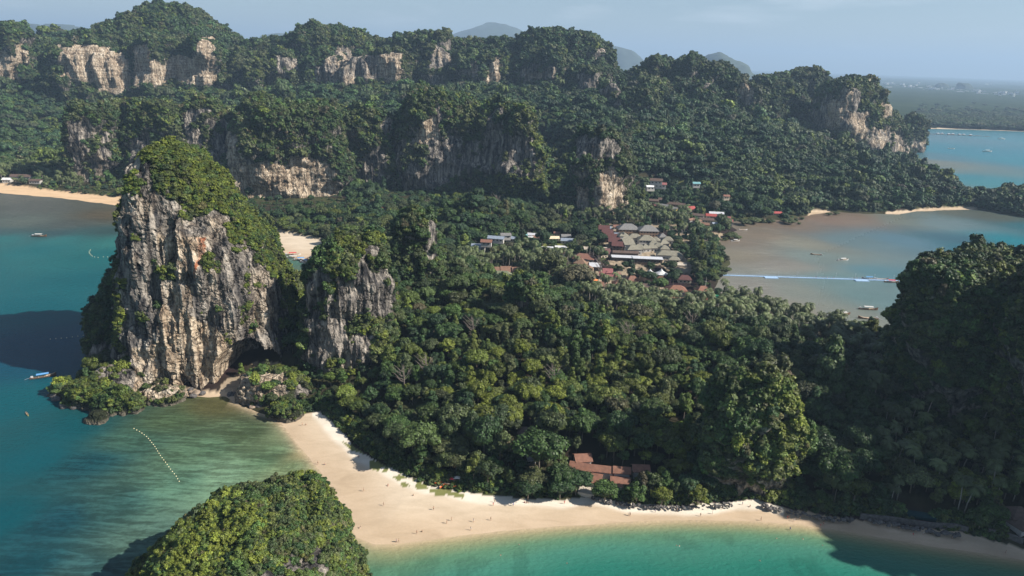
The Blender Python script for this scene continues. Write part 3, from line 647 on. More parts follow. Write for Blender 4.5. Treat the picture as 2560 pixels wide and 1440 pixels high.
def join_mesh(name, parts):      # parts: list of meshes with one material each -> one mesh
    V = []; Fs = []; MI = []; LVs = []; mats = []; b = 0
    for me in parts:
        n = len(me.vertices); co = np.empty(n * 3, np.float32); me.vertices.foreach_get('co', co); V.append(co.reshape(-1, 3))
        lv = np.ones(n, np.float32)
        if 'lv' in me.attributes: me.attributes['lv'].data.foreach_get('value', lv)
        LVs.append(lv); mi = len(mats); mats.append(me.materials[0])
        for p in me.polygons: Fs.append([b + i for i in p.vertices]); MI.append(mi)
        b += n
    me = bpy.data.meshes.new(name); me.from_pydata(np.concatenate(V).tolist(), [], Fs)
    a = me.attributes.new('lv', 'FLOAT', 'POINT'); a.data.foreach_set('value', np.concatenate(LVs))
    for m_ in mats: me.materials.append(m_)
    me.polygons.foreach_set('material_index', MI); me.update(); return me
def palm_crown(rng, nf=18, L_=3.6, hz=0.0):
    V = []; Q = []; LV = []; b = 0
    for i in range(nf):
        a = 2 * math.pi * i / nf * 1.0 + rng.uniform(-.2, .2); el = rng.uniform(-.35, 1.1); Lf = L_ * rng.uniform(.85, 1.1)
        segs = 7; pts = []; p = np.zeros(3); e = el; br = rng.uniform(.75, 1.25)
        for s_ in range(segs + 1):
            pts.append(p.copy()); d = np.array([math.cos(a) * math.cos(e), math.sin(a) * math.cos(e), math.sin(e)]); p = p + d * Lf / segs; e -= 0.20 + .05 * s_
        side = np.array([-math.sin(a), math.cos(a), 0])
        for s_ in range(segs):
            for sg in (-1, 1):
                w0 = .75 * math.sin(math.pi * (s_ + .6) / (segs + 1.2)) + .12
                p0 = pts[s_]; p1 = p0 + (pts[s_ + 1] - p0) * .72
                tip = (side * sg * w0 + (pts[s_ + 1] - p0) * .9 + np.array([0, 0, -w0 * .45]))
                V += [p0, p1, p1 + tip, p0 + tip * 1.02]; Q.append([b, b + 1, b + 2, b + 3]); b += 4; LV += [br] * 4
    V = np.array(V); V[:, 2] += hz
    return V, np.array(Q), np.array(LV)
PROTO = bpy.data.collections.new('prototypes')
def proto(cname, meshes):
    c = bpy.data.collections.new(cname)
    for i, me in enumerate(meshes):
        o = bpy.data.objects.new('%s_%02d' % (cname, i), me); c.objects.link(o)
    return c
rg = np.random.default_rng(3)
TREE = []        # (crown mesh, trunk mesh)
specs = [(5.2, 4.4, 6.3, 24, 3000, .31, 'round'), (4.4, 5.2, 6.0, 20, 2800, .29, 'round'), (5.9, 3.4, 7.5, 26, 3000, .31, 'tier'), (3.6, 6.6, 4.8, 22, 2600, .30, 'column'),
         (4.0, 4.4, 5.2, 16, 2300, .28, 'round'), (6.6, 3.6, 7.5, 30, 3200, .33, 'tier'), (3.0, 8.6, 3.5, 24, 2600, .28, 'column')]
for (R_, Hc, z0, nl, nlf, ls, st) in specs:
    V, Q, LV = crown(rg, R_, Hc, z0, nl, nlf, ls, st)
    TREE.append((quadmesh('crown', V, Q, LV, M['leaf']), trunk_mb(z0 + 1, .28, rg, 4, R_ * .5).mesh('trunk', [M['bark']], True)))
C_TREE = proto('forest_tree', [join_mesh('tree', [a, b]) for a, b in TREE])
far = []
for (R_, Hc, z0, nl, nlf, ls, st) in specs[:6]:
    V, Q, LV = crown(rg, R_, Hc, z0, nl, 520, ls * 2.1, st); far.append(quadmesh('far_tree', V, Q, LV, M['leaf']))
C_FAR = proto('far_tree', far)
sh = []
for k in range(5):
    V, Q, LV = crown(rg, 1.9, 1.7 + .3 * (k % 3), 0.1, 7 + k, 620, .17, ['round', 'tier'][k % 2]); sh.append(quadmesh('shrub', V, Q, LV, M['leaf']))
C_SHRUB = proto('shrub', sh)
shf = []
for k in range(4):
    V, Q, LV = crown(rg, 1.9, 1.9 + .3 * (k % 3), 0.1, 6, 170, .32, 'round'); shf.append(quadmesh('far_shrub', V, Q, LV, M['leaf']))
C_SHRUBF = proto('far_shrub', shf)
PALM = []
for k in range(3):
    V, Q, LV = palm_crown(rg, 17 + k, 3.5 + .3 * k, 0); hgt = 11 + 1.5 * k; lean = [(.8, .4), (-.6, .9), (.3, -1.1)][k]
    V = V + np.array([lean[0], lean[1], hgt])
    mb = MB(); mb.tube([(0, 0, -1.5), (lean[0] * .2, lean[1] * .2, hgt * .45), (lean[0], lean[1], hgt + .1)], [.24, .18, .14], 6)
    PALM.append((quadmesh('fronds', V, Q, LV, M['frond']), mb.mesh('trunk', [M['palm_bark']], True)))
C_PALM = proto('coconut_palm', [join_mesh('palm', [a, b]) for a, b in PALM])
# bare tree
def bare_mb(rng):
    mb = MB(); mb.tube([(0, 0, -1), (.2, 0, 5), (.1, .3, 9)], [.3, .22, .12], 6)
    for i in range(12):
        a = rng.uniform(0, 6.28); h = rng.uniform(4, 8.5); l_ = rng.uniform(2, 4)
        e = (math.cos(a) * l_, math.sin(a) * l_, h + l_ * .8)
        mb.tube([(.1, .1, h), (e[0] * .5, e[1] * .5, h + l_ * .3), e], [.1, .07, .03], 4, cap=False)
        for j in range(4):
            b = a + rng.uniform(-1, 1); t = rng.uniform(.4, 1); s_ = (e[0] * t, e[1] * t, h + l_ * .8 * t)
            mb.tube([s_, (s_[0] + math.cos(b) * 1.3, s_[1] + math.sin(b) * 1.3, s_[2] + 1.0)], [.05, .02], 3, cap=False)
    return mb

def instancer(name, coll, P, scl, rz, tint, idx, tiltn=None, label=None, cat=None):
    me = bpy.data.meshes.new(name); n = len(P)
    me.vertices.add(n); me.vertices.foreach_set('co', np.asarray(P, np.float32).ravel())
    def A(nm, t, key, arr):
        a = me.attributes.new(nm, t, 'POINT'); a.data.foreach_set(key, np.ascontiguousarray(arr).ravel())
    A('scl', 'FLOAT_VECTOR', 'vector', np.asarray(scl, np.float32)); A('rot', 'FLOAT_VECTOR', 'vector', np.asarray(rz, np.float32))
    A('tint', 'FLOAT_COLOR', 'color', np.c_[tint, np.ones(n)].astype(np.float32)); A('idx', 'INT', 'value', np.asarray(idx, np.int32))
    me.update(); o = link(name, me)
    g = bpy.data.node_groups.new(name, 'GeometryNodeTree')
    g.interface.new_socket('Geometry', in_out='INPUT', socket_type='NodeSocketGeometry'); g.interface.new_socket('Geometry', in_out='OUTPUT', socket_type='NodeSocketGeometry')
    gi = g.nodes.new('NodeGroupInput'); go = g.nodes.new('NodeGroupOutput')
    m2p = g.nodes.new('GeometryNodeMeshToPoints'); m2p.inputs['Radius'].default_value = 0.0
    ip = g.nodes.new('GeometryNodeInstanceOnPoints'); ci = g.nodes.new('GeometryNodeCollectionInfo')
    ci.inputs['Collection'].default_value = coll; ci.inputs['Separate Children'].default_value = True; ci.inputs['Reset Children'].default_value = True
    def NA_(nm, t):
        q = g.nodes.new('GeometryNodeInputNamedAttribute'); q.data_type = t; q.inputs['Name'].default_value = nm
        return [s_ for s_ in q.outputs if s_.enabled and s_.name == 'Attribute'][0]
    g.links.new(gi.outputs[0], m2p.inputs[0]); g.links.new(m2p.outputs[0], ip.inputs['Points']); g.links.new(ci.outputs[0], ip.inputs['Instance'])
    ip.inputs['Pick Instance'].default_value = True
    g.links.new(NA_('idx', 'INT'), ip.inputs['Instance Index'])
    e2r = g.nodes.new('FunctionNodeEulerToRotation'); g.links.new(NA_('rot', 'FLOAT_VECTOR'), e2r.inputs[0]); g.links.new(e2r.outputs[0], ip.inputs['Rotation'])
    g.links.new(NA_('scl', 'FLOAT_VECTOR'), ip.inputs['Scale']); g.links.new(ip.outputs[0], go.inputs[0])
    md = o.modifiers.new('scatter', 'NODES'); md.node_group = g
    tag(o, label, cat, None, 'stuff')
    return o

G_DARK = np.array([0.030, 0.060, 0.020]); G_MID = np.array([0.055, 0.098, 0.024]); G_YEL = np.array([0.120, 0.145, 0.022]); G_OLIVE = np.array([0.078, 0.092, 0.036])
G_BLUE = np.array([0.036, 0.070, 0.030]); G_BROWN = np.array([0.105, 0.080, 0.050]); G_LIME = np.array([0.15, 0.18, 0.03])
def tints(P, rng, wts=(3, 4, 1.2, 2, 1.5, .35, .12), patch=60, seed=5):
    P = np.asarray(P); pal = np.array([G_DARK, G_MID, G_YEL, G_OLIVE, G_BLUE, G_BROWN, G_LIME]); n = len(P)
    wv_ = np.tile(np.array(wts, float), (n, 1))
    q = fb2(P[:, 0], P[:, 1], patch, 3, seed); q2 = fb2(P[:, 0], P[:, 1], patch * .6, 2, seed + 9)
    wv_[:, 2] *= np.exp(q * 2); wv_[:, 0] *= np.exp(-q * 1.5); wv_[:, 3] *= np.exp(q2 * 2); wv_[:, 4] *= np.exp(-q2 * 1.5)
    wv_ /= wv_.sum(1)[:, None]; c = np.cumsum(wv_, 1); k = (rng.uniform(size=n)[:, None] > c).sum(1).clip(0, 6)
    t = pal[k]; k2 = (rng.uniform(size=n)[:, None] > c).sum(1).clip(0, 6)
    t = t * .65 + pal[k2] * .35
    return t * rng.uniform(.75, 1.25, (n, 1))
# ------------------------------------------------------------------ limestone: lofted towers and ridges
ROCKPX = [  # bare cliff faces: polygon, warm, red
    ([(368, 440), (385, 485), (440, 498), (475, 530), (525, 522), (580, 565), (630, 620), (672, 680), (712, 750), (745, 850), (745, 925), (600, 990), (360, 990), (305, 900), (300, 760), (290, 600), (300, 400), (345, 385)], .2, .08),
    ([(222, 850), (300, 880), (380, 900), (380, 990), (220, 960)], .2, 0),
    ([(330, 850), (560, 840), (620, 900), (735, 880), (735, 1000), (330, 1000)], .62, .12),
    ([(400, 740), (450, 745), (560, 840), (500, 880), (390, 880)], .75, 0),
    ([(395, 600), (470, 640), (460, 740), (400, 760)], .35, .1),
    ([(484, 600), (508, 606), (504, 660), (490, 705), (480, 690), (484, 650)], .7, .55),
    ([(455, 620), (486, 600), (486, 700), (500, 760), (470, 780), (452, 720)], .6, .33),
    # second tower
    ([(755, 700), (800, 672), (850, 705), (885, 700), (900, 640), (940, 612), (990, 660), (990, 775), (945, 800), (880, 800), (872, 850), (860, 1000), (755, 1000)], .12, 0),
    ([(900, 600), (950, 620), (960, 700), (930, 700), (905, 650)], .05, 0), ([(850, 860), (930, 850), (930, 940), (850, 940)], .35, .1),
    ([(1068, 560), (1095, 560), (1098, 640), (1060, 650)], .1, 0), ([(1290, 750), (1340, 740), (1340, 830), (1285, 840)], .2, .1),
    ([(1790, 1212), (1960, 1205), (1940, 1262), (1790, 1262)], .4, 0),
    # west wall
    ([(565, 400), (620, 410), (660, 398), (700, 408), (745, 388), (790, 396), (845, 435), (845, 540), (560, 540)], .95, .08),
    ([(465, 270), (520, 262), (545, 300), (565, 350), (590, 400), (570, 430), (520, 400), (440, 330)], .22, 0), ([(545, 290), (590, 330), (610, 400), (570, 420), (560, 340)], .6, .2),
    ([(165, 300), (215, 285), (240, 320), (285, 350), (280, 400), (230, 480), (195, 470), (165, 360)], .35, 0), ([(330, 340), (380, 335), (385, 420), (320, 430)], .1, 0),
    ([(985, 350), (1060, 320), (1100, 300), (1105, 330), (1200, 350), (1260, 330), (1335, 350), (1345, 420), (1330, 440), (1180, 430), (1100, 475), (985, 482)], .1, 0),
    ([(1060, 300), (1100, 285), (1105, 340), (1040, 360), (1035, 340)], .8, .1), ([(1090, 285), (1105, 250), (1106, 300), (1085, 320)], .3, 0), ([(1225, 290), (1260, 270), (1250, 400), (1200, 400)], .15, 0),
    ([(910, 385), (965, 370), (975, 470), (900, 470)], .1, 0), ([(955, 290), (978, 290), (978, 330), (960, 340)], .3, 0),
    ([(1440, 470), (1470, 460), (1470, 520), (1450, 560), (1440, 550)], .8, 0), ([(1485, 490), (1500, 440), (1525, 425), (1560, 480), (1560, 520), (1485, 545)], .75, .25),
    ([(1455, 345), (1545, 360), (1530, 400), (1440, 380)], .1, 0),
    # far ridge, tan cliffs
    ([(0, 130), (22, 150), (42, 165), (42, 205), (0, 200)], 1, 0), ([(46, 120), (64, 120), (64, 152), (46, 155)], .8, 0),
    ([(120, 118), (150, 125), (160, 180), (180, 195), (232, 200), (240, 220), (325, 228), (322, 190), (305, 140), (262, 125), (230, 120), (180, 120)], .9, .05),
    ([(340, 118), (380, 120), (390, 150), (420, 158), (440, 145), (480, 150), (490, 100), (530, 98), (536, 200), (495, 208), (440, 198), (340, 215)], .95, .1),
    ([(785, 175), (850, 130), (880, 125), (900, 150), (960, 140), (998, 140), (995, 200), (950, 195), (900, 205), (810, 200)], .5, 0), ([(960, 148), (998, 145), (994, 198), (955, 195)], 1, .1),
    ([(1075, 160), (1100, 110), (1122, 105), (1120, 150), (1090, 170)], .35, 0), ([(1165, 180), (1190, 150), (1192, 185)], .4, 0), ([(1225, 180), (1243, 135), (1242, 210), (1220, 205)], .9, .1),
    ([(1310, 185), (1340, 160), (1345, 195), (1315, 200)], .5, 0), ([(1345, 182), (1385, 178), (1380, 192), (1350, 196)], .6, 0), ([(700, 150), (745, 150), (735, 195), (705, 190)], .3, 0),
    ([(1448, 185), (1500, 190), (1500, 235), (1450, 225)], .15, 0), ([(1503, 215), (1550, 205), (1548, 270), (1505, 270)], .2, 0), ([(1850, 250), (1860, 215), (1876, 205), (1880, 245), (1868, 258)], .5, 0), ([(1745, 235), (1775, 200), (1782, 215), (1765, 240)], .1, 0), ([(1495, 130), (1512, 125), (1512, 150), (1490, 150)], .4, 0),
    # east headland
    ([(2040, 265), (2070, 240), (2110, 230), (2125, 228), (2145, 235), (2140, 300), (2170, 290), (2160, 345), (2120, 330), (2072, 320), (2040, 300)], .25, 0),
    ([(2078, 265), (2105, 258), (2122, 228), (2120, 270), (2095, 318), (2072, 318)], 1, .35), ([(2128, 285), (2172, 285), (2158, 342), (2128, 325)], .75, 0),
    ([(2180, 330), (2222, 322), (2218, 380), (2175, 372)], .55, .05), ([(2208, 262), (2222, 262), (2220, 288), (2208, 288)], .9, 0), ([(2240, 335), (2254, 335), (2254, 402), (2238, 398)], .5, 0), ([(2275, 358), (2306, 358), (2304, 378), (2275, 378)], .5, 0),
    # foreground stack
    ([(580, 1448), (660, 1432), (740, 1418), (780, 1425), (805, 1365), (835, 1365), (830, 1410), (850, 1460), (560, 1500)], .2, 0),
    # dark cliff in the shade
    ([(2370, 1010), (2410, 1000), (2400, 1070), (2365, 1070)], .2, 0), ([(2420, 1090), (2450, 1085), (2450, 1130), (2420, 1130)], .2, 0)]
NFAR0 = next(i for i, q in enumerate(ROCKPX) if q[0][0] == (565, 400)); NFAR1 = next(i for i, q in enumerate(ROCKPX) if q[0][0] == (580, 1448))
def _grow(P, k):
    cx_ = sum(a for a, b in P) / len(P); cy_ = sum(b for a, b in P) / len(P)
    return [(a + k * (1 if a > cx_ else -1), b + k * (1 if b > cy_ else -1)) for a, b in P]
ROCKPX = [(_grow(P, 8) if NFAR0 + 12 <= i < NFAR1 else P, a, b) for i, (P, a, b) in enumerate(ROCKPX)]
BB = [(min(a for a, b in P), max(a for a, b in P), min(b for a, b in P), max(b for a, b in P)) for P, _, _ in ROCKPX]
def rock_at(Pw, seed=0, amp=1.0):
    px_, py_ = PROJ(Pw); dist = np.linalg.norm(Pw, axis=1)
    w1 = fbm(Pw, 14, 3, 200 + seed, (1, 1, .6)) ; w2 = fbm(Pw, 14, 3, 230 + seed, (1, 1, .35))
    px_ = px_ + w1 * 11 * amp * 450 / dist.clip(200, 2500) * 1.5; py_ = py_ + w2 * 26 * amp * 450 / dist.clip(200, 1400)
    bare = np.zeros(len(Pw)); warm = np.zeros(len(Pw)); red = np.zeros(len(Pw))
    for qi, ((P, wv_, rv), bb) in enumerate(zip(ROCKPX, BB)):
        zone = (dist > 700) if NFAR0 <= qi < NFAR1 else (dist < 700)
        k = np.where(zone & (px_ > bb[0]) & (px_ < bb[1]) & (py_ > bb[2]) & (py_ < bb[3]))[0]
        if len(k) == 0: continue
        k = k[inpoly(px_[k], py_[k], P)]
        bare[k] = 1; warm[k] = wv_; red[k] = rv
    return bare, warm, red

def smooth_rows(rows, n):
    rows = np.array(rows, float); t = np.r_[0, np.cumsum(np.hypot(np.diff(rows[:, 0]), np.abs(np.diff(rows[:, 1])) * .5 + np.abs(np.diff(rows[:, 2])) * .5) + 1e-6)]
    u = np.linspace(0, t[-1], n); out = np.stack([np.interp(u, t, rows[:, k]) for k in range(3)], 1)
    k = max(1, n // 28); ker = np.hanning(2 * k + 3)[1:-1]; ker /= ker.sum()
    for c in range(3):
        p_ = np.pad(out[:, c], (k, k), mode='reflect', reflect_type='odd'); out[:, c] = np.convolve(p_, ker, 'valid')
    return out
SHRUBS = {'near': [], 'far': [], 'ridge': []}
FOOT = []        # footprints, so the forest does not stand inside the rock
def loft(name, rows, Y, kd=.8, n=2.6, rot=0.0, nrow=60, ncol=90, big=(20, 3.0), flute=(4, 1.0), fine=(3, .4), zb=-3, caves=(), ovh=(), veg='near', dens=.25, vegmin=.5, vs=1.0,
         wts=(2.5, 4, 2, 2, .8, .2, .1), label=None, cat=None, kind='structure', dY=0.0, seed=None, warm0=0.0, vdark=1.0, group=None, parent=None, ins=True, minnz=.28, fit=True, k0=None, groove=None):
    if seed is None: seed = int(abs(rows[0][1] * 7 + rows[0][0] * 3)) % 997
    rows = [list(q) for q in rows]; R_ = smooth_rows(rows, nrow)
    if fit:          # sample the plain shape and lower its top until its outline meets the surveyed one
        for _ in range(3):
            Lq = D(R_[:, 1], R_[:, 0], Y); Rq = D(R_[:, 2], R_[:, 0], Y); hq = np.maximum((Rq[:, 0] - Lq[:, 0]) / 2, .3); cq = (Lq + Rq) / 2; hm_ = hq.max()
            dq = (hq * .7 + hm_ * .3 * sstep(0, .35 * hm_, hq)) * kd
            Pq = np.concatenate([np.c_[cq[:, 0], Y + dY + s_ * dq, cq[:, 2]] for s_ in (-1, -.5, 0, .5, 1)]); yq = PROJ(Pq)[1].min()

            if k0 is None: k0 = rows[0][0]
            wgt = np.clip(1 - (R_[:, 0] - R_[0, 0]) / max(20, (R_[-1, 0] - R_[0, 0]) * .75), 0, 1)
            R_[:, 0] += (k0 + vs * FPX / math.hypot(Y, 100) * .8 - yq) * wgt * .8
    Lp = D(R_[:, 1], R_[:, 0], Y); Rp = D(R_[:, 2], R_[:, 0], Y)
    z = (Lp[:, 2] + Rp[:, 2]) / 2; cx = (Lp[:, 0] + Rp[:, 0]) / 2; hw = np.maximum((Rp[:, 0] - Lp[:, 0]) / 2, .3)
    # carry the foot down below the ground
    if z[-1] > zb:
        m_ = 5; z = np.r_[z, np.linspace(z[-1], zb, m_ + 1)[1:]]; cx = np.r_[cx, [cx[-1]] * m_]; hw = np.r_[hw, [hw[-1]] * m_]
    hmax = hw.max(); nr = len(z)
    th = np.linspace(0, 2 * math.pi, ncol, endpoint=False)
    a, b = 1.0, kd
    r_ = (np.abs(np.cos(th - rot) / a) ** n + np.abs(np.sin(th - rot) / b) ** n) ** (-1.0 / n)
    ux = np.cos(th) * r_; uy = np.sin(th) * r_
    ux = (ux - (ux.max() + ux.min()) / 2) / ((ux.max() - ux.min()) / 2)
    uy = uy / np.abs(uy).max() * kd
    # depth follows the width but never gets thinner than the hill allows
    hd = hw * .7 + hmax * .3 * sstep(0, .35 * hmax, hw)
    Xg = cx[:, None] + hw[:, None] * ux[None]; Yg = Y + dY * (z[:, None] - z[-1]) / (z[0] - z[-1]) + hd[:, None] * uy[None]; Zg = np.repeat(z[:, None], ncol, 1)
    P = np.stack([Xg, Yg, Zg], -1)
    def normals(P):
        dth = np.roll(P, -1, 1) - np.roll(P, 1, 1); dr = np.gradient(P, axis=0)
        nn = np.cross(dth, -dr); nn[..., :] /= np.linalg.norm(nn, axis=-1, keepdims=True) + 1e-9; return nn
    nn = normals(P); Pf = P.reshape(-1, 3); S_ = fbm
    edge = sstep(0, 3, np.arange(nr))[:, None].repeat(ncol, 1).ravel()
    disp = S_(Pf, big[0], 3, seed) * big[1] + S_(Pf, big[0] * .42, 2, seed + 3, (1, 1, .5)) * big[1] * .5
    fl = 1 - np.abs(S_(Pf + 3.0, flute[0], 3, seed + 5, (1, 1, .09))) * 2
    disp += fl * flute[1] * (1 - np.abs(nn.reshape(-1, 3)[:, 2]).clip(0, 1)) + (.5 - np.abs(S_(Pf, fine[0], 3, seed + 7))) * fine[1] * 1.6
    if groove: disp += (1 - np.abs(S_(Pf + 9.0, groove[0], 2, seed + 21, (1, 1, .16))) * 2.4).clip(-.6, 1) * groove[1] * (1 - np.abs(nn.reshape(-1, 3)[:, 2]).clip(0, 1))
    P = (Pf + nn.reshape(-1, 3) * (disp * edge)[:, None])
    for (cpx, cpy, rx, rz_, dep) in caves:
        c = D(cpx, cpy, Y); e = ((P[:, 0] - c[0]) / rx) ** 2 + ((P[:, 2] - c[2]) / rz_) ** 2
        front = P[:, 1] < Y + 2
        P[:, 1] += np.where(front, dep * np.clip(1 - e ** 1.6, 0, 1) ** .6, 0)
    P = P.reshape(nr, ncol, 3); nn = normals(P)
    top = P[0].mean(0) + np.array([0, 0, .2])
    Pf = np.r_[P.reshape(-1, 3), [top]]; Nf = np.r_[nn.reshape(-1, 3), [[0, 0, 1]]]
    bare, warm, red = rock_at(Pf, seed)
    steep = Nf[:, 2]; facing = Nf[:, 1] < .25
    nz = fbm(Pf, 7 * max(1, Y / 500), 3, seed + 11, (1, 1, .5))
    hidden = ~facing
    ok = np.where(facing, bare < .5, steep + nz * .35 > minnz + .1)
    vegv = ok & (steep > -.25) & (nz > (-1.0 if Y > 700 else -9))
    tuft = (bare > .5) & (nz > .42) & (steep > -.05) & (warm < .5)
    vegv = vegv | tuft
    ii = np.arange(nr * ncol).reshape(nr, ncol)
    j2 = np.roll(ii, -1, 1)
    Q = np.stack([ii[:-1], ii[1:], j2[1:], j2[:-1]], -1).reshape(-1, 4)
    cap_ = np.stack([np.full(ncol, nr * ncol), ii[0], np.roll(ii[0], -1), np.roll(ii[0], -1)], -1)
    Qa = np.concatenate([Q, cap_])
    me = quadmesh(name, Pf, Qa, np.ones(len(Pf)), M['rock'])
    me.polygons.foreach_set('use_smooth', np.full(len(me.polygons), Y > 700))
    for nm, ar_ in (('warm', np.clip(warm + warm0, 0, 1.2)), ('red', red), ('veg', vegv.astype(float))):
        at = me.attributes.new(nm, 'FLOAT', 'POINT'); at.data.foreach_set('value', ar_.astype(np.float32))
    o = link(name, me, parent); tag(o, label, cat, group, kind)
    FOOT.append((cx[-1], Y, hw[-1] * .92, hd[-1] * kd * .92))
    # plants growing on it
    if veg:
        Q = Qa; A_, B_, C_ = Pf[Q[:, 0]], Pf[Q[:, 1]], Pf[Q[:, 2]]; D_ = Pf[Q[:, 3]]
        area = np.linalg.norm(np.cross(C_ - A_, D_ - B_), axis=1) / 2
        rng = np.random.default_rng(seed + 1)
        cov = vegv[Q].mean(1); cen = Pf[Q].mean(1)
        vis = (Nf[Q[:, 0]] * (np.array([0, 0, CAM_H]) - cen)).sum(1) > -.25 * np.linalg.norm(cen - np.array([0, 0, CAM_H]), axis=1)
        k = rng.poisson(area * dens * cov * vis); fi = np.repeat(np.arange(len(Q)), k)
        u = rng.uniform(size=(len(fi), 2)); q = (A_[fi] * (1 - u[:, :1]) * (1 - u[:, 1:]) + D_[fi] * u[:, :1] * (1 - u[:, 1:]) + B_[fi] * (1 - u[:, :1]) * u[:, 1:] + C_[fi] * u[:, :1] * u[:, 1:])
        nv = Nf[Q[fi, 0]]
        q = q[q[:, 2] > 1.0] if False else q
        keep = q[:, 2] > 1.5; q = q[keep]; nv = nv[keep]
        s_ = vs * np.exp(rng.normal(0, .34, len(q))).clip(.45, 2.4) * (.75 + .35 * np.clip(nv[:, 2], -.2, 1)) * (1 + .25 * fbm(q, 20, 2, seed + 15))
        SHRUBS[veg].append((q - nv * .2 * s_[:, None], s_, tints(q, rng, wts, 30 if Y < 600 else 90, seed % 50) * vdark, nv))
    return o
TOW = dict(nrow=260, ncol=420, big=(24, 4.0), flute=(4, 1.7), fine=(2.2, .75), groove=(13, 3.4))
TOWER = loft('sea_cliff_tower', [(345, 420, 432), (352, 406, 448), (368, 388, 470), (400, 366, 500), (440, 354, 532), (480, 346, 566), (520, 342, 600), (560, 340, 634), (600, 338, 668),
    (650, 340, 696), (700, 340, 712), (760, 335, 720), (800, 330, 724), (850, 322, 728), (900, 318, 732), (930, 318, 732)], 385, kd=.98, n=3.0, rot=.3,
    caves=[(672, 872, 15, 21, 30), (498, 575, 6, 14, 8), (478, 640, 3.5, 26, 5), (520, 880, 10, 12, 5), (430, 880, 8, 20, 5), (470, 905, 14, 9, 6)], dens=.58, vs=.82, warm0=.18, wts=(1.2, 4, 6, 1.5, .2, .1, .5),
    label='tall bare-faced limestone sea cliff with orange cave streak and green cap, left of the beach', cat='cliff', veg='near', **TOW)
loft('cliff_shoulder', [(585, 318, 340), (620, 300, 350), (680, 280, 370), (740, 255, 380), (780, 238, 390), (830, 226, 400), (915, 226, 420)], 392, kd=.6, n=2.4, nrow=110, ncol=160, big=(18, 4), dens=.32, vs=1.3,
     label='low overgrown shoulder on the shaded left side of the tall sea cliff', cat='cliff', wts=(4, 3, .5, 2, 1, .1, 0))
loft('limestone_stack', [(596, 905, 925), (604, 850, 942), (616, 812, 955), (640, 792, 968), (700, 778, 975), (760, 772, 980), (830, 774, 990), (900, 778, 1010), (985, 785, 1040)], 372, kd=.72, n=2.6, rot=.3, nrow=150, ncol=240, big=(20, 4.5),
     flute=(5, 1.8), fine=(2.6, .5), dens=.30, vs=1.45, label='grey fluted limestone stack beside the tall sea cliff, green on its right side', cat='cliff')
loft('limestone_peak', [(518, 1022, 1040), (528, 1005, 1058), (550, 993, 1078), (600, 986, 1090), (650, 983, 1100), (720, 975, 1125)], 458, kd=.8, nrow=90, ncol=140, big=(16, 3.5), dens=.26, vs=1.5,
     label='small pointed wooded limestone peak behind the grey stack', cat='cliff')
loft('limestone_peak', [(688, 1300, 1325), (700, 1285, 1338), (740, 1275, 1350), (800, 1268, 1362), (860, 1262, 1370)], 398, kd=.7, nrow=70, ncol=110, big=(14, 3), dens=.26, vs=1.5,
     label='small wooded crag with a bare grey face in front of the village', cat='cliff')
loft('limestone_peak', [(922, 1850, 1890), (945, 1805, 1935), (990, 1780, 1975), (1080, 1770, 1990), (1180, 1775, 1975), (1250, 1790, 1950)], 268, kd=.7, n=2.6, nrow=100, ncol=150, big=(16, 5), dens=.22, vs=1.9,
     label='wooded crag with an undercut grey foot at the back of the beach', cat='cliff', wts=(1.5, 4, 2.5, 3, .3, .5, .1))
# foreground stack
loft('foreground_stack', [(1198, 640, 720), (1204, 565, 780), (1215, 510, 806), (1240, 452, 828), (1290, 408, 848), (1340, 362, 864), (1400, 312, 882), (1460, 262, 905), (1560, 200, 940), (1760, 180, 960), (2100, 150, 980)], 186, kd=.9, n=2.3, nrow=170, ncol=260,
     big=(11, 2.7), flute=(3.5, 1.2), fine=(1.6, .3), dens=1.3, vs=.62, veg='near', vdark=1.18, label='rounded bushy rock stack in the near water, lower left', cat='cliff', wts=(1.5, 4, 8, 2.5, .1, .4, .8))
# shaded massif on the right
RK = dict(dens=.26, vs=1.6, wts=(4, 3, 1.2, 2, 1, .1, 0))
loft('eastern_massif', [(668, 2335, 2375), (676, 2308, 2420), (696, 2292, 2455), (740, 2274, 2490), (800, 2258, 2520), (860, 2250, 2545), (950, 2244, 2580), (1060, 2230, 2620)], 330, kd=.7, n=3, nrow=110, ncol=160, big=(20, 4.5), label='dark shaded cliff with a flat bushy top at the right, beside the bay', cat='cliff', **RK)
loft('eastern_massif', [(632, 2480, 2640), (640, 2430, 2720), (662, 2400, 2780), (730, 2390, 2850), (1000, 2400, 2950)], 372, kd=.7, n=2.4, nrow=80, ncol=130, big=(20, 5), label='second bushy summit behind the dark right-hand cliff', cat='cliff', **RK)
loft('eastern_massif', [(570, 3150, 3300), (610, 2950, 3450), (700, 2700, 3600), (820, 2570, 3700), (1000, 2520, 3800), (1240, 2490, 3900)], 285, kd=.55, n=2.6, nrow=90, ncol=170, big=(24, 6), label='large shaded cliff running out of the picture on the right', cat='cliff', **RK)
loft('eastern_massif', [(530, 3850, 4200), (660, 3600, 4500), (900, 3380, 4900), (1500, 3280, 5200)], 212, kd=.45, n=2.6, nrow=50, ncol=90, big=(24, 6), veg='far', dens=.05, vs=3)
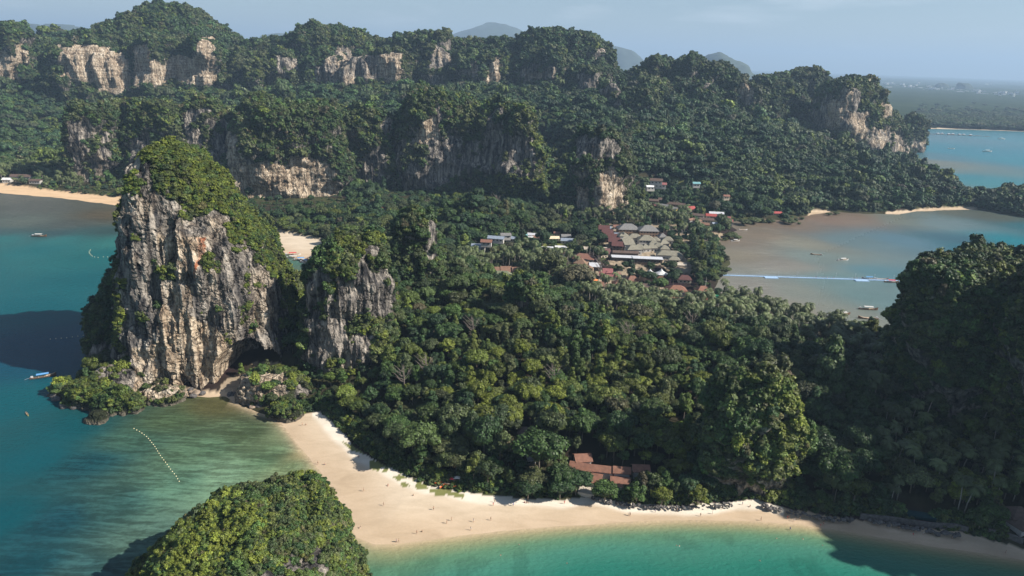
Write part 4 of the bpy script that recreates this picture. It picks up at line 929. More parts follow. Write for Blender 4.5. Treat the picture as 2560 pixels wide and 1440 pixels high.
# cliffs of the west beach
MD = dict(veg='far', dens=.12, vs=1.95, big=(34, 8), flute=(9, 3.0), fine=(6, 1.2), wts=(3, 3.5, .8, 3.5, 1.2, .5, 0))
loft('west_wall', [(243, 490, 530), (252, 470, 548), (280, 455, 568), (330, 440, 600), (430, 420, 640), (480, 420, 650)], 975, kd=.7, n=2.4, nrow=90, ncol=130, label='pale streaked limestone wall behind the top of the tall sea cliff', cat='cliff', **MD)
loft('west_wall', [(232, 632, 660), (242, 615, 675), (270, 604, 700), (330, 590, 740), (430, 570, 780), (480, 570, 790)], 960, kd=.7, nrow=80, ncol=120, label='wooded limestone summit left of the orange climbing wall', cat='cliff', **MD)
loft('west_wall', [(262, 700, 790), (278, 650, 825), (310, 618, 850), (350, 590, 864), (395, 570, 872), (430, 566, 868), (470, 578, 850), (505, 590, 842)], 880, kd=.55, n=3.2, rot=.42, nrow=130, ncol=200, label='broad cream and orange limestone wall above the western woods', cat='cliff', **{**MD, 'flute': (6, 2.2)})
loft('west_wall', [(256, 790, 830), (270, 750, 860), (300, 725, 872), (350, 705, 878), (430, 690, 880)], 985, kd=.7, nrow=60, ncol=100, label='wooded shoulder right of the cream limestone wall', cat='cliff', **MD)
loft('west_stack', [(262, 210, 250), (268, 190, 268), (285, 172, 282), (320, 166, 290), (360, 168, 294), (400, 174, 284), (440, 184, 272), (485, 190, 268)], 930, kd=.8, n=2.6, rot=.3, nrow=100, ncol=130, label='lone grey limestone stack above the western beach', cat='cliff', **MD)
loft('west_stack', [(252, 300, 345), (262, 285, 365), (300, 275, 390), (400, 270, 400), (470, 270, 400)], 1010, kd=.7, nrow=60, ncol=90, label='low wooded knoll right of the lone western stack', cat='cliff', **MD)
loft('west_stack', [(255, 370, 430), (270, 340, 460), (330, 325, 480), (420, 310, 480), (490, 300, 480)], 960, kd=.7, nrow=70, ncol=100, label='shaded wooded cliff above the end of the western beach', cat='cliff', **MD)
loft('limestone_column', [(262, 900, 930), (275, 885, 955), (310, 872, 978), (380, 865, 985), (450, 880, 988), (485, 890, 985)], 960, kd=.8, nrow=80, ncol=110, label='narrow wooded limestone column between the two great walls', cat='cliff', **MD)
loft('central_massif', [(226, 1065, 1110), (236, 1040, 1150), (250, 1020, 1190), (280, 1005, 1240), (330, 992, 1290), (390, 986, 1320), (440, 984, 1330), (485, 984, 1335)], 975, kd=.55, n=3.0, rot=.04, nrow=130, ncol=200, label='great shaded limestone massif with a grey streaked face', cat='cliff', **{**MD, 'wts': (4, 3, .3, 3, 1.2, .3, 0)})
loft('central_massif', [(248, 1240, 1270), (262, 1222, 1290), (290, 1200, 1312), (350, 1180, 1335), (420, 1170, 1350), (485, 1165, 1355)], 940, kd=.7, n=2.6, rot=-.2, nrow=100, ncol=140, label='right-hand summit of the great shaded massif', cat='cliff', **MD)
loft('central_massif', [(272, 1290, 1310), (290, 1275, 1328), (340, 1262, 1345), (400, 1255, 1358), (470, 1250, 1362), (520, 1240, 1362)], 905, kd=.8, nrow=100, ncol=130, label='green buttress at the right end of the great massif', cat='cliff', **{**MD, 'wts': (1, 4, 3, 2.5, .3, .3, .2)})
loft('village_crag', [(336, 1478, 1520), (345, 1455, 1545), (370, 1438, 1562), (430, 1420, 1576), (480, 1405, 1582), (560, 1400, 1584)], 835, kd=.75, n=2.6, rot=.2, nrow=110, ncol=160, label='wooded crag with orange cliffs at its foot behind the village', cat='cliff', **MD)
# wooded knolls between
KN = dict(veg='far', dens=.075, vs=2.6, big=(30, 7), flute=(9, 1.5), fine=(6, 1), wts=(3, 4, 1, 2, 2, .3, 0))
# far ridge: domes with cliffs; (x centre, y top, half width, y foot, Y)
RD = dict(veg='ridge', dens=.050, vs=2.85, big=(60, 14), flute=(13, 4.5), fine=(8, 2.2), groove=(34, 11), wts=(4, 3, .4, 3, 2, .25, 0))
RIDGE = [(5, 55, 55, 205, 1560), (-110, 60, 80, 210, 1600), (55, 112, 22, 160, 1560), (110, 92, 55, 190, 1640), (175, 98, 45, 205, 1600), (200, 78, 55, 200, 1680), (225, 112, 95, 222, 1530), (280, 120, 40, 228, 1505), 
    (440, 88, 98, 215, 1545), (505, 95, 32, 208, 1515), (372, 112, 32, 215, 1520), (555, 95, 55, 190, 1700), (600, 118, 48, 205, 1570), (640, 105, 60, 200, 1690), (700, 92, 50, 200, 1700),
    (660, 135, 45, 210, 1530), (715, 128, 42, 205, 1560), (830, 130, 60, 210, 1560), (905, 122, 52, 208, 1540), (965, 118, 42, 205, 1540), (1010, 90, 50, 200, 1680),
    (1060, 82, 50, 200, 1680), (1100, 78, 42, 200, 1660), (1098, 110, 38, 180, 1590), (1160, 100, 55, 200, 1680), (1180, 140, 30, 195, 1560), (1225, 128, 34, 212, 1545), (1240, 102, 60, 200, 1690), (1300, 104, 40, 200, 1700), (1290, 135, 45, 200, 1580), 
    (1335, 130, 35, 200, 1550), (1395, 118, 42, 205, 1530), (1480, 150, 50, 240, 1500), (1470, 170, 38, 240, 1400), (1530, 205, 36, 280, 1330), (1510, 128, 35, 240, 1560), (1590, 168, 45, 250, 1480), (1640, 150, 45, 250, 1500), (1700, 152, 48, 250, 1500), (1740, 148, 42, 250, 1480),
    (1790, 160, 50, 260, 1450), (1850, 190, 40, 270, 1400), (1760, 200, 40, 270, 1370), (1640, 200, 40, 280, 1350), (1700, 190, 40, 280, 1400), (1905, 185, 42, 240, 1640), (1960, 180, 45, 240, 1640), (2020, 178, 50, 240, 1640), (2070, 190, 45, 250, 1620), (1950, 215, 60, 270, 1500), (1590, 220, 45, 290, 1280)]
for i, (cx_, yt, hw_, yf, Yd) in enumerate(RIDGE):
    hh = yf - yt; k_ = 1 + .06 * math.sin(i * 2.3)
    rows = [(yt + 5, cx_ - hw_ * .16, cx_ + hw_ * .16), (yt + 8, cx_ - hw_ * .42, cx_ + hw_ * .40), (yt + 15, cx_ - hw_ * .70, cx_ + hw_ * .68), (yt + 28, cx_ - hw_ * .88 * k_, cx_ + hw_ * .87), (yt + hh * .55, cx_ - hw_ * .97, cx_ + hw_ * .97 * k_), (yf + 8, cx_ - hw_ * 1.02, cx_ + hw_ * 1.02)]
    loft('ridge_hill', rows, Yd, kd=.8, n=2.5, rot=.38, nrow=64, ncol=100, zb=20, seed=i * 13 + 5, **RD)
for q_, (rows, Yd) in enumerate([([(14, 425, 448), (22, 402, 468), (36, 368, 490), (56, 325, 512), (76, 290, 540), (100, 240, 575), (140, 200, 600), (190, 190, 610)], 1700),
        ([(68, 800, 850), (74, 765, 895), (88, 732, 925), (112, 700, 960), (150, 680, 980), (200, 680, 980)], 1690), ([(80, 1340, 1400), (86, 1308, 1455), (97, 1298, 1490), (118, 1294, 1508), (150, 1285, 1525), (210, 1280, 1540)], 1620),
        ([(58, 5, 30), (72, -25, 62), (95, -60, 90), (130, -80, 110), (200, -90, 120)], 1700), ([(104, 1180, 1300), (112, 1140, 1330), (150, 1120, 1340), (200, 1120, 1340)], 1700)]):
    loft('ridge_hill', rows, Yd, kd=.7, n=2.2, rot=.2, nrow=80, ncol=120, zb=20, seed=700 + q_, **RD)
# east headland
loft('east_headland', [(203, 2085, 2120), (212, 2062, 2150), (230, 2048, 2175), (270, 2040, 2190), (310, 2045, 2195), (345, 2060, 2200), (380, 2080, 2205)], 1385, kd=.8, n=2.6, rot=.3, nrow=80, ncol=120, label='headland cliff with an orange face above the eastern bay', cat='cliff', **{**MD, 'big': (40, 10), 'dens': .06, 'vs': 2.7})
loft('east_headland', [(198, 2130, 2165), (208, 2110, 2185), (228, 2105, 2205), (270, 2110, 2224), (330, 2125, 2228), (390, 2150, 2245)], 1440, kd=.9, n=2.6, nrow=80, ncol=120, label='wooded summit at the seaward end of the eastern headland', cat='cliff', **{**MD, 'big': (40, 9), 'dens': .06, 'vs': 2.7})
loft('east_headland', [(285, 2210, 2235), (300, 2195, 2250), (350, 2180, 2258), (400, 2185, 2262)], 1475, kd=1, nrow=60, ncol=90, label='low dark buttress at the foot of the eastern headland', cat='cliff', **{**MD, 'big': (30, 6), 'dens': .05, 'vs': 2.8})
loft('east_headland', [(288, 2280, 2298), (300, 2262, 2308), (340, 2250, 2312), (390, 2240, 2300)], 1680, kd=.9, nrow=60, ncol=90, label='last wooded stack of the headland beside the blue bay', cat='cliff', **{**MD, 'big': (30, 6), 'dens': .05, 'vs': 2.8})
# bay islet on the right
loft('bay_islet', [(476, 2545, 2640), (488, 2500, 2720), (505, 2465, 2760), (530, 2450, 2800), (545, 2450, 2800)], 965, kd=.5, n=2.2, nrow=50, ncol=90, label='low wooded islet at the right edge beyond the bay', cat='islet', **{**KN, 'dens': .06})
# low rocky foot of the tall cliff, running out into the sea
BR = dict(nrow=60, ncol=90, big=(7, 1.8), flute=(3, .5), fine=(1.6, .5), dens=.5, vs=.95, wts=(1, 4, 5, 2, .1, .1, .6), minnz=.35)
loft('rocky_point', [(905, 270, 300), (912, 250, 330), (940, 225, 370), (975, 212, 385), (1005, 205, 388)], 332, kd=.7, warm0=.25, label='bushy rock platform at the foot of the tall sea cliff', cat='rock', **BR)
loft('rocky_point', [(948, 200, 235), (960, 180, 262), (985, 170, 290), (1015, 165, 310)], 322, kd=.55, label='low bushy rock shelf in the water left of the sea cliff', cat='rock', **BR)
loft('rocky_point', [(955, 152, 166), (965, 140, 178), (985, 124, 190), (1000, 120, 196)], 330, kd=.5, label='outermost flat rock off the left end of the sea cliff', cat='rock', **BR)
loft('rocky_point', [(960, 380, 410), (970, 350, 440), (990, 330, 460), (1005, 325, 470)], 328, kd=.5, warm0=.3, label='tumbled rock shelf under the middle of the sea cliff', cat='rock', **{**BR, 'dens': .25})
loft('rocky_point', [(975, 265, 300), (985, 245, 330), (1010, 235, 360), (1030, 232, 362)], 315, kd=.45, warm0=.2, label='dark undercut rock bank facing the cove', cat='rock', **BR)
loft('islet_rock', [(1022, 238, 252), (1030, 228, 262), (1045, 220, 268), (1052, 218, 268)], 303, kd=.7, nrow=30, ncol=50, big=(4, .8), flute=(2, .3), fine=(1, .3), dens=0.02, vs=.4, label='single pale-rimmed rock standing in the cove mouth', cat='rock')
loft('rocky_point', [(925, 630, 680), (935, 610, 740), (965, 600, 775), (1000, 596, 780), (1025, 610, 775)], 335, kd=.6, warm0=.1, label='bushy rock knoll at the end of the beach', cat='rock', **BR)
loft('rocky_point', [(1005, 690, 735), (1012, 675, 752), (1030, 670, 757), (1044, 672, 755)], 313, kd=.6, nrow=40, ncol=60, big=(4, 1), flute=(2, .5), fine=(1, .3), dens=.2, vs=.8, label='grey undercut rock where the beach begins', cat='rock')
# ------------------------------------------------------------------ woods
def hash_pts(n, rng): return rng.uniform(size=(n, 2))
BUILD = []       # clearings (x, y, radius), filled by the village list below
# ------------------------------------------------------------------ buildings
RC = {'dark red': (.095, .034, .03), 'grey': (.17, .165, .16), 'olive grey': (.20, .185, .14), 'brown': (.19, .105, .068), 'thatched brown': (.21, .13, .085), 'pink red': (.26, .095, .09), 'red': (.32, .06, .05), 'bright red': (.32, .055, .05),
      'terracotta': (.20, .095, .065), 'pale grey': (.50, .51, .54), 'white': (.60, .60, .60), 'blue grey': (.22, .26, .32), 'turquoise': (.16, .34, .36), 'blue': (.08, .17, .42), 'green grey': (.15, .16, .10), 'cream': (.66, .55, .38), 'dark brown': (.10, .065, .050), 'orange': (.75, .22, .06), 'green': (.05, .35, .15), 'rust brown': (.20, .092, .058)}
WCL = {'white': (.42, .40, .37), 'cream': (.60, .52, .38), 'wood': (.20, .13, .085), 'yellow': (.70, .45, .08), 'dark': (.07, .06, .055)}
for k, c in RC.items(): M['roof_' + k] = plain('roof_' + k.replace(' ', '_'), c, .75, .22, .8)
for k, c in WCL.items(): M['wall_' + k] = plain('wall_' + k, c, .8, .1, .5)
M['glass'] = plain('window_glass', (.02, .025, .03), .15, .1)
M['panel'] = plain('solar_panel', (.015, .018, .03), .25, .1)
M['paving'] = plain('paving', (.48, .42, .34), .85, .15, .4)
MC = {}
def bmesh_cached(key, fn):
    if key not in MC: MC[key] = fn()
    return MC[key]
def roof_mesh(kind, w, d, rh, mat):
    def mk():
        mb = MB(); e = .7; x, y = w / 2 + e, d / 2 + e; t = .25
        if kind == 'flat': mb.box(-x, x, -y, y, 0, .3)
        elif kind == 'gable':
            for sg in (-1, 1):
                mb.add([(-x, sg * y, 0), (x, sg * y, 0), (x, 0, rh), (-x, 0, rh), (-x, sg * y, -t), (x, sg * y, -t), (x, 0, rh - t), (-x, 0, rh - t)], [(0, 1, 2, 3), (7, 6, 5, 4), (0, 4, 5, 1), (0, 3, 7, 4), (1, 5, 6, 2)])
            mb.add([(-w / 2, -d / 2, 0), (-w / 2, d / 2, 0), (-w / 2, 0, rh * .85)], [(0, 1, 2)]); mb.add([(w / 2, -d / 2, 0), (w / 2, d / 2, 0), (w / 2, 0, rh * .85)], [(0, 2, 1)])
        elif kind == 'tent':
            n = 8; vs = [(x * math.cos(6.283 * i / n + .39), y * math.sin(6.283 * i / n + .39), 0) for i in range(n)] + [(.35 * x * math.cos(6.283 * i / n + .39), .35 * y * math.sin(6.283 * i / n + .39), rh * .45) for i in range(n)] + [(0, 0, rh)]
            mb.add(vs, [(i, (i + 1) % n, n + (i + 1) % n, n + i) for i in range(n)] + [(n + i, n + (i + 1) % n, 2 * n) for i in range(n)])
        elif kind == 'barrel':
            n = 8; vs = []
            for i in range(n + 1):
                a = math.pi * i / n; vs += [(-x, -y * math.cos(a), rh * math.sin(a)), (x, -y * math.cos(a), rh * math.sin(a))]
            mb.add(vs, [(2 * i, 2 * i + 1, 2 * i + 3, 2 * i + 2) for i in range(n)])
        else:        # hip, with a little ridge cap
            r = max(0.0, (w - d) / 2) + .3 if w >= d else .3; ry = max(0.0, (d - w) / 2) + (.3 if d > w else 0)
            vs = [(-x, -y, 0), (x, -y, 0), (x, y, 0), (-x, y, 0), (-x, -y, -t), (x, -y, -t), (x, y, -t), (-x, y, -t), (-r, -ry, rh), (r, -ry, rh), (r, ry, rh), (-r, ry, rh)]
            mb.add(vs, [(0, 1, 9, 8), (1, 2, 10, 9), (2, 3, 11, 10), (3, 0, 8, 11), (8, 9, 10, 11), (0, 4, 5, 1), (1, 5, 6, 2), (2, 6, 7, 3), (3, 7, 4, 0), (7, 6, 5, 4)])
        return mb.mesh('roof', [mat])
    return bmesh_cached(('roof', kind, w, d, rh, mat.name), mk)
def house(px_, py_, w_, d_, h_, rot, kind, rc, wc, label, cat='house', name='house', rh=None, solar=False, cupola=False, z=None):
    w_ = round(w_ * .84, 1); d_ = round(d_ * .84, 1); h_ = round(h_ * .88, 2)
    g = G(px_, py_, 4.0); zz = float(terrain_h([g[0]], [g[1]])[0]) if z is None else z
    g = G(px_, py_, zz); zz = max(zz, 1.0)
    t = empty(name, (float(g[0]), float(g[1]), zz), math.radians(rot)); tag(t, label, cat)
    def wall():
        mb = MB(); mb.box(-w_ / 2, w_ / 2, -d_ / 2, d_ / 2, -1.5, h_); return mb.mesh('wall', [M['wall_' + wc]])
    if kind != 'tent': link('wall', bmesh_cached(('wall', w_, d_, h_, wc), wall), t)
    else:
        for sx in (-1, 1):
            for sy in (-1, 1):
                link('post', bmesh_cached(('post', h_), lambda: (lambda m_: (m_.tube([(0, 0, -1), (0, 0, h_)], .12, 5), m_.mesh('post', [M['wall_white']]))[1])(MB())), t, (sx * w_ * .33, sy * d_ * .33, 0))
    rh = rh if rh is not None else (.3 if kind == 'flat' else min(w_, d_) * .33)
    rf = link('roof', roof_mesh(kind, w_, d_, rh, M['roof_' + rc]), t, (0, 0, h_ + .003))
    if cupola: link('cupola', roof_mesh('hip', w_ * .35, d_ * .4, rh * .5, M['roof_' + rc]), rf, (0, 0, rh * .85))
    if solar:
        n = int(w_ / 2.6)
        for i in range(n):
            for j in range(2):
                def pm():
                    mb = MB(); a = math.atan2(rh, d_ / 2 + .7); mb.box(-1.1, 1.1, -1.0, 1.0, 0, .08)
                    me = mb.mesh('solar_panel', [M['panel']]); me.transform(Matrix.Rotation(a, 4, 'X')); return me
                yy = -(d_ * .14 + j * 2.1) ; sl = rh / (d_ / 2 + .7)
                link('solar_panel', bmesh_cached(('solar', rh, d_), pm), rf, ((i - (n - 1) / 2) * 2.4, yy, rh + yy * sl + .15))
    if kind not in ('tent',) and h_ >= 3:
        nw = max(2, min(6, int(w_ / 3.2))); fl = 2 if h_ > 5.5 else 1
        for f_ in range(fl):
            for i in range(nw):
                def wm():
                    mb = MB(); mb.box(-.7, .7, -.06, .06, -.6, .6); return mb.mesh('window', [M['glass']])
                link('window', bmesh_cached('window', wm), t, ((i - (nw - 1) / 2) * w_ / (nw + .3), -d_ / 2 - .05, 1.7 + 2.9 * f_))
    BUILD.append((float(g[0]), float(g[1]), max(w_ * abs(math.cos(math.radians(rot))), d_ * abs(math.sin(math.radians(rot)))) / 2 + .5, h_))
    return t
H_ = house
# stepped dark red row
for i, q in enumerate(['northernmost', 'second', 'middle', 'fourth', 'southernmost']):
    H_(1509 + i * 8.5, 584 + i * 10.5, 13, 11, 6.5, -6, 'gable', 'dark red', 'wood', 'dark red gabled hotel wing, %s of the stepped row beside the olive roofs' % q, 'hotel', 'hotel_wing', 3.6)
H_(1568, 584, 26, 17, 7, 3, 'hip', 'grey', 'wood', 'big grey hipped hotel roof left of its twin behind the olive roofs', 'hotel', 'hotel', 5)
H_(1618, 588, 24, 17, 7, 3, 'hip', 'grey', 'wood', 'big grey hipped hotel roof right of its twin behind the olive roofs', 'hotel', 'hotel', 5)
H_(1558, 606, 13, 20, 7.5, 8, 'hip', 'olive grey', 'white', 'olive roofed white hotel block below the big grey roofs', 'hotel', 'hotel', 4)
H_(1566, 622, 12, 20, 7.5, 12, 'gable', 'olive grey', 'white', 'long olive gabled white block with a square tower beside it', 'hotel', 'hotel', 4)
H_(1551, 614, 5, 5, 12, 8, 'hip', 'olive grey', 'white', 'square white stair tower with a small olive cap', 'tower', 'stair_tower', 2)
H_(1583, 634, 17, 10, 6, 10, 'hip', 'olive grey', 'white', 'low olive hipped roof just behind the pale long roofs', 'hotel', 'hotel', 3.4)
H_(1585, 604, 16, 11, 6, 0, 'hip', 'olive grey', 'white', 'small olive hipped roof between the two white hotel blocks', 'hotel', 'hotel', 3.4)
H_(1614, 612, 19, 14, 7, 0, 'hip', 'olive grey', 'white', 'wide olive hipped hotel roof right of the courtyard', 'hotel', 'hotel', 4.2)
for i, (a, b, q) in enumerate([(1637, 609, 'behind the others'), (1632, 618, 'left of the white walled villas'), (1628, 627, 'nearest the pale long roofs'), (1612, 628, 'under the wide hipped roof'), (1645, 624, 'in the middle of its cluster'), (1596, 628, 'beside the courtyard palms'), (1655, 600, 'dark and set back by the grove'), (1658, 616, 'with a bright white terrace wall'), (1668, 608, 'next to the great dark banyan'), (1660, 630, 'at the seaward corner')]):
    H_(a, b, 10 + i % 3, 9, 4.5, -8 + 7 * (i % 4), 'hip', 'grey' if i in (6,) else 'olive grey', 'white', 'small olive pyramid roofed villa ' + q, 'villa', 'villa', 3.4)
H_(1563, 652, 30, 9, 4.5, -2, 'flat', 'pale grey', 'dark', 'long pale flat roof on the left below the olive hotel roofs', 'hotel', 'long_house')
H_(1618, 655, 32, 9, 4.5, -2, 'flat', 'pale grey', 'dark', 'long pale flat roof on the right below the olive hotel roofs', 'hotel', 'long_house')
H_(1563, 643, 28, 5, 5.5, -2, 'gable', 'dark brown', 'wood', 'narrow dark roof directly behind the left pale flat roof', 'hotel', 'long_house', 1.6)
H_(1672, 646, 28, 12, 5, -4, 'hip', 'olive grey', 'white', 'long olive hipped hall near the seaward palms', 'hall', 'hall', 3.6)
H_(1684, 655, 12, 8, 3.5, -4, 'hip', 'olive grey', 'white', 'low olive roofed pavilion by the paved yard', 'pavilion', 'pavilion', 2.6)
H_(1487, 673, 11, 15, 4.5, -4, 'flat', 'pale grey', 'dark', 'lone square pale grey metal roof among the palms', 'hall', 'metal_hall')
H_(1452, 664, 13, 12, 3.5, -20, 'hip', 'thatched brown', 'wood', 'thatched brown hall left of the pale metal roof', 'hall', 'thatched_hall', 4)
H_(1464, 681, 15, 12, 3.5, -6, 'hip', 'thatched brown', 'wood', 'larger thatched brown hall below the first', 'hall', 'thatched_hall', 4.4)
for i, (a, q) in enumerate([(1362, 'first'), (1385, 'second'), (1411, 'third'), (1436, 'last')]):
    H_(a, 688, 10.5, 10, 3.5, 90, 'gable', 'brown', 'wood', '%s brown gabled bungalow of the row left of the thatched halls' % q, 'bungalow', 'bungalow', 3.8)
H_(1523, 697, 20, 9, 4, -4, 'gable', 'pink red', 'white', 'bright pink red tiered temple roof left of the white tents', 'temple', 'temple', 2.6, cupola=True)
H_(1518, 693, 9, 7, 6.2, -4, 'gable', 'pink red', 'white', 'raised pink red upper roof of the temple', 'temple', 'temple_upper_hall', 2.6)
H_(1487, 706, 5, 5, 2.6, 0, 'tent', 'orange', 'white', 'small orange canopy left of the pink red roof', 'canopy', 'canopy', 1.4)
H_(1624, 690, 11, 10, 3, 10, 'tent', 'white', 'white', 'left white peaked tent above the shore grove', 'tent', 'tent', 4)
H_(1652, 691, 13, 11, 3, -6, 'tent', 'white', 'white', 'right and larger white peaked tent above the shore grove', 'tent', 'tent', 4.6)
H_(1252, 700, 24, 13, 4, 0, 'hip', 'green grey', 'cream', 'grey green hipped hall at the left end of the village', 'hall', 'hall', 4.5)
H_(1262, 718, 11, 10, 3.2, 5, 'gable', 'pink red', 'white', 'small faded pink roof under the grey green hall', 'house', 'house', 2.6)
for a, b, q in ((1234, 686, 'left'), (1264, 684, 'middle'), (1293, 686, 'right')):
    H_(a, b, 10, 9, 3.2, 8, 'gable', 'brown', 'wood', '%s brown gabled bungalow behind the grey green hall' % q, 'bungalow', 'bungalow', 4)
H_(1375, 640, 22, 7, 4.5, -2, 'gable', 'dark brown', 'white', 'long low dark roofed row in the palms, left half', 'row house', 'row_house', 2.6)
H_(1408, 641, 18, 7, 4.5, -2, 'gable', 'dark brown', 'white', 'long low dark roofed row in the palms, right half', 'row house', 'row_house', 2.6)
H_(1458, 654, 22, 13, 4.5, -8, 'hip', 'terracotta', 'white', 'wide terracotta hipped roof left of the dark red row', 'house', 'house', 4)
H_(1510, 643, 12, 9, 4.5, 20, 'gable', 'dark red', 'cream', 'steep dark red gable at the foot of the stepped row', 'house', 'house', 4.6)
for a, b, w_, d_, rc, wc, q in [(1196, 624, 14, 9, 'blue grey', 'white', 'blue grey roofed white house at the far left of the village'), (1216, 612, 11, 7, 'terracotta', 'white', 'low terracotta shed behind the far left white house'), (1240, 603, 17, 7, 'blue grey', 'white', 'long blue grey roof in the back row of the village'),
        (1264, 595, 11, 7, 'grey', 'white', 'small grey roof at the edge of the back row woods'), (1280, 603, 13, 7, 'blue grey', 'white', 'blue grey roof left of the turquoise one'), (1302, 595, 15, 5, 'turquoise', 'white', 'thin turquoise roof in the back row'), (1318, 602, 13, 6, 'white', 'white', 'white roof below the turquoise one'),
        (1330, 594, 10, 7, 'pale grey', 'white', 'pale two storey house in the middle of the back row'), (1346, 600, 14, 6, 'brown', 'white', 'brown roof right of the pale two storey house'), (1359, 592, 6, 4, 'blue', 'white', 'tiny bright blue roof in the back row'), (1384, 602, 12, 7, 'cream', 'cream', 'sandy cream roof by the grassy plot'),
        (1421, 608, 18, 8, 'blue grey', 'white', 'long slate blue roof right of the grassy plot'), (1414, 597, 11, 7, 'grey', 'white', 'grey roof behind the slate blue one'), (1368, 628, 12, 6, 'pale grey', 'white', 'small pale house standing on the grass'), (1402, 625, 13, 5, 'white', 'cream', 'narrow white roof at the edge of the grass'), (1392, 590, 7, 6, 'terracotta', 'cream', 'small terracotta pavilion at the wood edge'),
        (1544, 592, 9, 5, 'blue grey', 'white', 'small pale blue roof between the red row and the grey hotel'), (1515, 576, 12, 6, 'blue grey', 'white', 'blue grey roof behind the top of the stepped row'), (1548, 573, 16, 7, 'terracotta', 'white', 'low terracotta roof behind the big grey roofs')]:
    H_(a, b, w_, d_, 3.6, -8 + (a % 5) * 4, 'gable', rc, wc, q, 'house', 'house')
for a, b, w_, d_, rot, rc, wc, q in [(1640, 459, 15, 8, -10, 'dark brown', 'white', 'dark roof highest up the valley behind the village'), (1650, 468, 15, 7, -8, 'pink red', 'white', 'pink red roof high in the valley'), (1625, 474, 11, 6, 10, 'white', 'white', 'small white roof at the top of the grassy valley'),
        (1740, 466, 9, 6, 0, 'turquoise', 'white', 'small turquoise roof at the wood edge up the valley'), (1660, 494, 15, 6, -8, 'red', 'cream', 'red roof on the left above the grey long house'), (1680, 495, 12, 6, -14, 'red', 'cream', 'red roof on the right above the grey long house'), (1657, 505, 14, 8, -8, 'dark brown', 'wood', 'dark brown roof under the two red ones'),
        (1628, 519, 13, 8, -12, 'pink red', 'white', 'pink roof at the left end of the valley lane'), (1634, 508, 14, 8, -12, 'dark brown', 'wood', 'dark roof behind the pink one on the valley lane'), (1655, 521, 20, 9, -24, 'grey', 'cream', 'grey long house on the valley lane, left half'), (1677, 528, 18, 9, -24, 'grey', 'yellow', 'grey long house on the valley lane, right half with yellow end'),
        (1690, 517, 26, 8, -22, 'dark brown', 'wood', 'dark brown row behind the grey long house'), (1708, 527, 16, 8, -22, 'dark brown', 'wood', 'dark brown row right of the grey long house'), (1724, 528, 15, 10, 30, 'bright red', 'cream', 'bright red pitched roof in the middle of the valley'), (1745, 545, 16, 8, -20, 'dark brown', 'white', 'dark roof with white gable near the shore'),
        (1727, 556, 12, 6, 38, 'brown', 'white', 'brown roof turned to the lane with white end wall'), (1742, 560, 12, 6, 38, 'brown', 'white', 'second brown roof turned to the lane'), (1790, 540, 20, 7, -6, 'pale grey', 'white', 'pale roof behind the pink restaurants on the shore'), (1777, 546, 14, 9, -12, 'red', 'cream', 'red roof left of the pink shore restaurants'),
        (1803, 551, 24, 8, -14, 'pink red', 'white', 'upper pink red restaurant roof by the mud flats'), (1812, 559, 20, 8, -14, 'pink red', 'white', 'lower pink red restaurant roof by the mud flats'), (1790, 567, 14, 8, 20, 'blue grey', 'white', 'blue white hut in front of the pink restaurants'), (1758, 568, 14, 8, -10, 'brown', 'cream', 'brown roof left of the blue white hut'),
        (1765, 556, 20, 8, -14, 'dark brown', 'cream', 'long dark roof joining the pink restaurants'), (1815, 497, 8, 6, 0, 'terracotta', 'cream', 'small terracotta house alone in the wood above the shore'), (1940, 544, 14, 7, 6, 'bright red', 'white', 'bright red roofed white house alone on the bay shore')]:
    H_(a, b, w_, d_, 4, rot, 'gable', rc, wc, q, 'house', 'house')
for a, b, w_, d_, rc, q in [(1472, 720, 14, 9, 'terracotta', 'first rust roof from the left along the palm grove'), (1503, 722, 12, 8, 'terracotta', 'second rust roof along the palm grove'), (1552, 718, 16, 10, 'rust brown', 'broad rust roof right of the pink temple'), (1612, 728, 14, 9, 'dark brown', 'dark roof sunk in the grove below the tents'),
        (1690, 732, 18, 12, 'rust brown', 'large rust hipped roof near the shore grove'), (1755, 734, 13, 9, 'rust brown', 'rust roof beside the flag mast'), (1710, 706, 13, 7, 'dark red', 'dark red roof at the head of the blue pier'), (1650, 710, 13, 9, 'rust brown', 'rust roof just below the white tents'), (1740, 765, 13, 9, 'cream', 'beige awning under the solar roofs'), (1580, 708, 11, 7, 'terracotta', 'small rust roof between temple and tents')]:
    H_(a, b, w_, d_, 3.8, -12 + (a % 7) * 4, 'hip', rc, 'cream', q, 'house', 'house', 3.4)
H_(1683, 750, 24, 11, 4, -5, 'gable', 'rust brown', 'white', 'rust roof with dark solar panels, left one', 'hall', 'solar_hall', 3.2, solar=True)
H_(1730, 753, 26, 9, 4, -5, 'gable', 'rust brown', 'white', 'rust roof with dark solar panels, right one', 'hall', 'solar_hall', 2.8, solar=True)
H_(1775, 750, 14, 9, 3, -20, 'barrel', 'green', 'white', 'curved green and white awning on the mud shore', 'awning', 'awning', 2)
H_(1790, 766, 15, 12, 3, 10, 'tent', 'cream', 'white', 'pale peaked canopy at the end of the palm grove', 'canopy', 'canopy', 3)
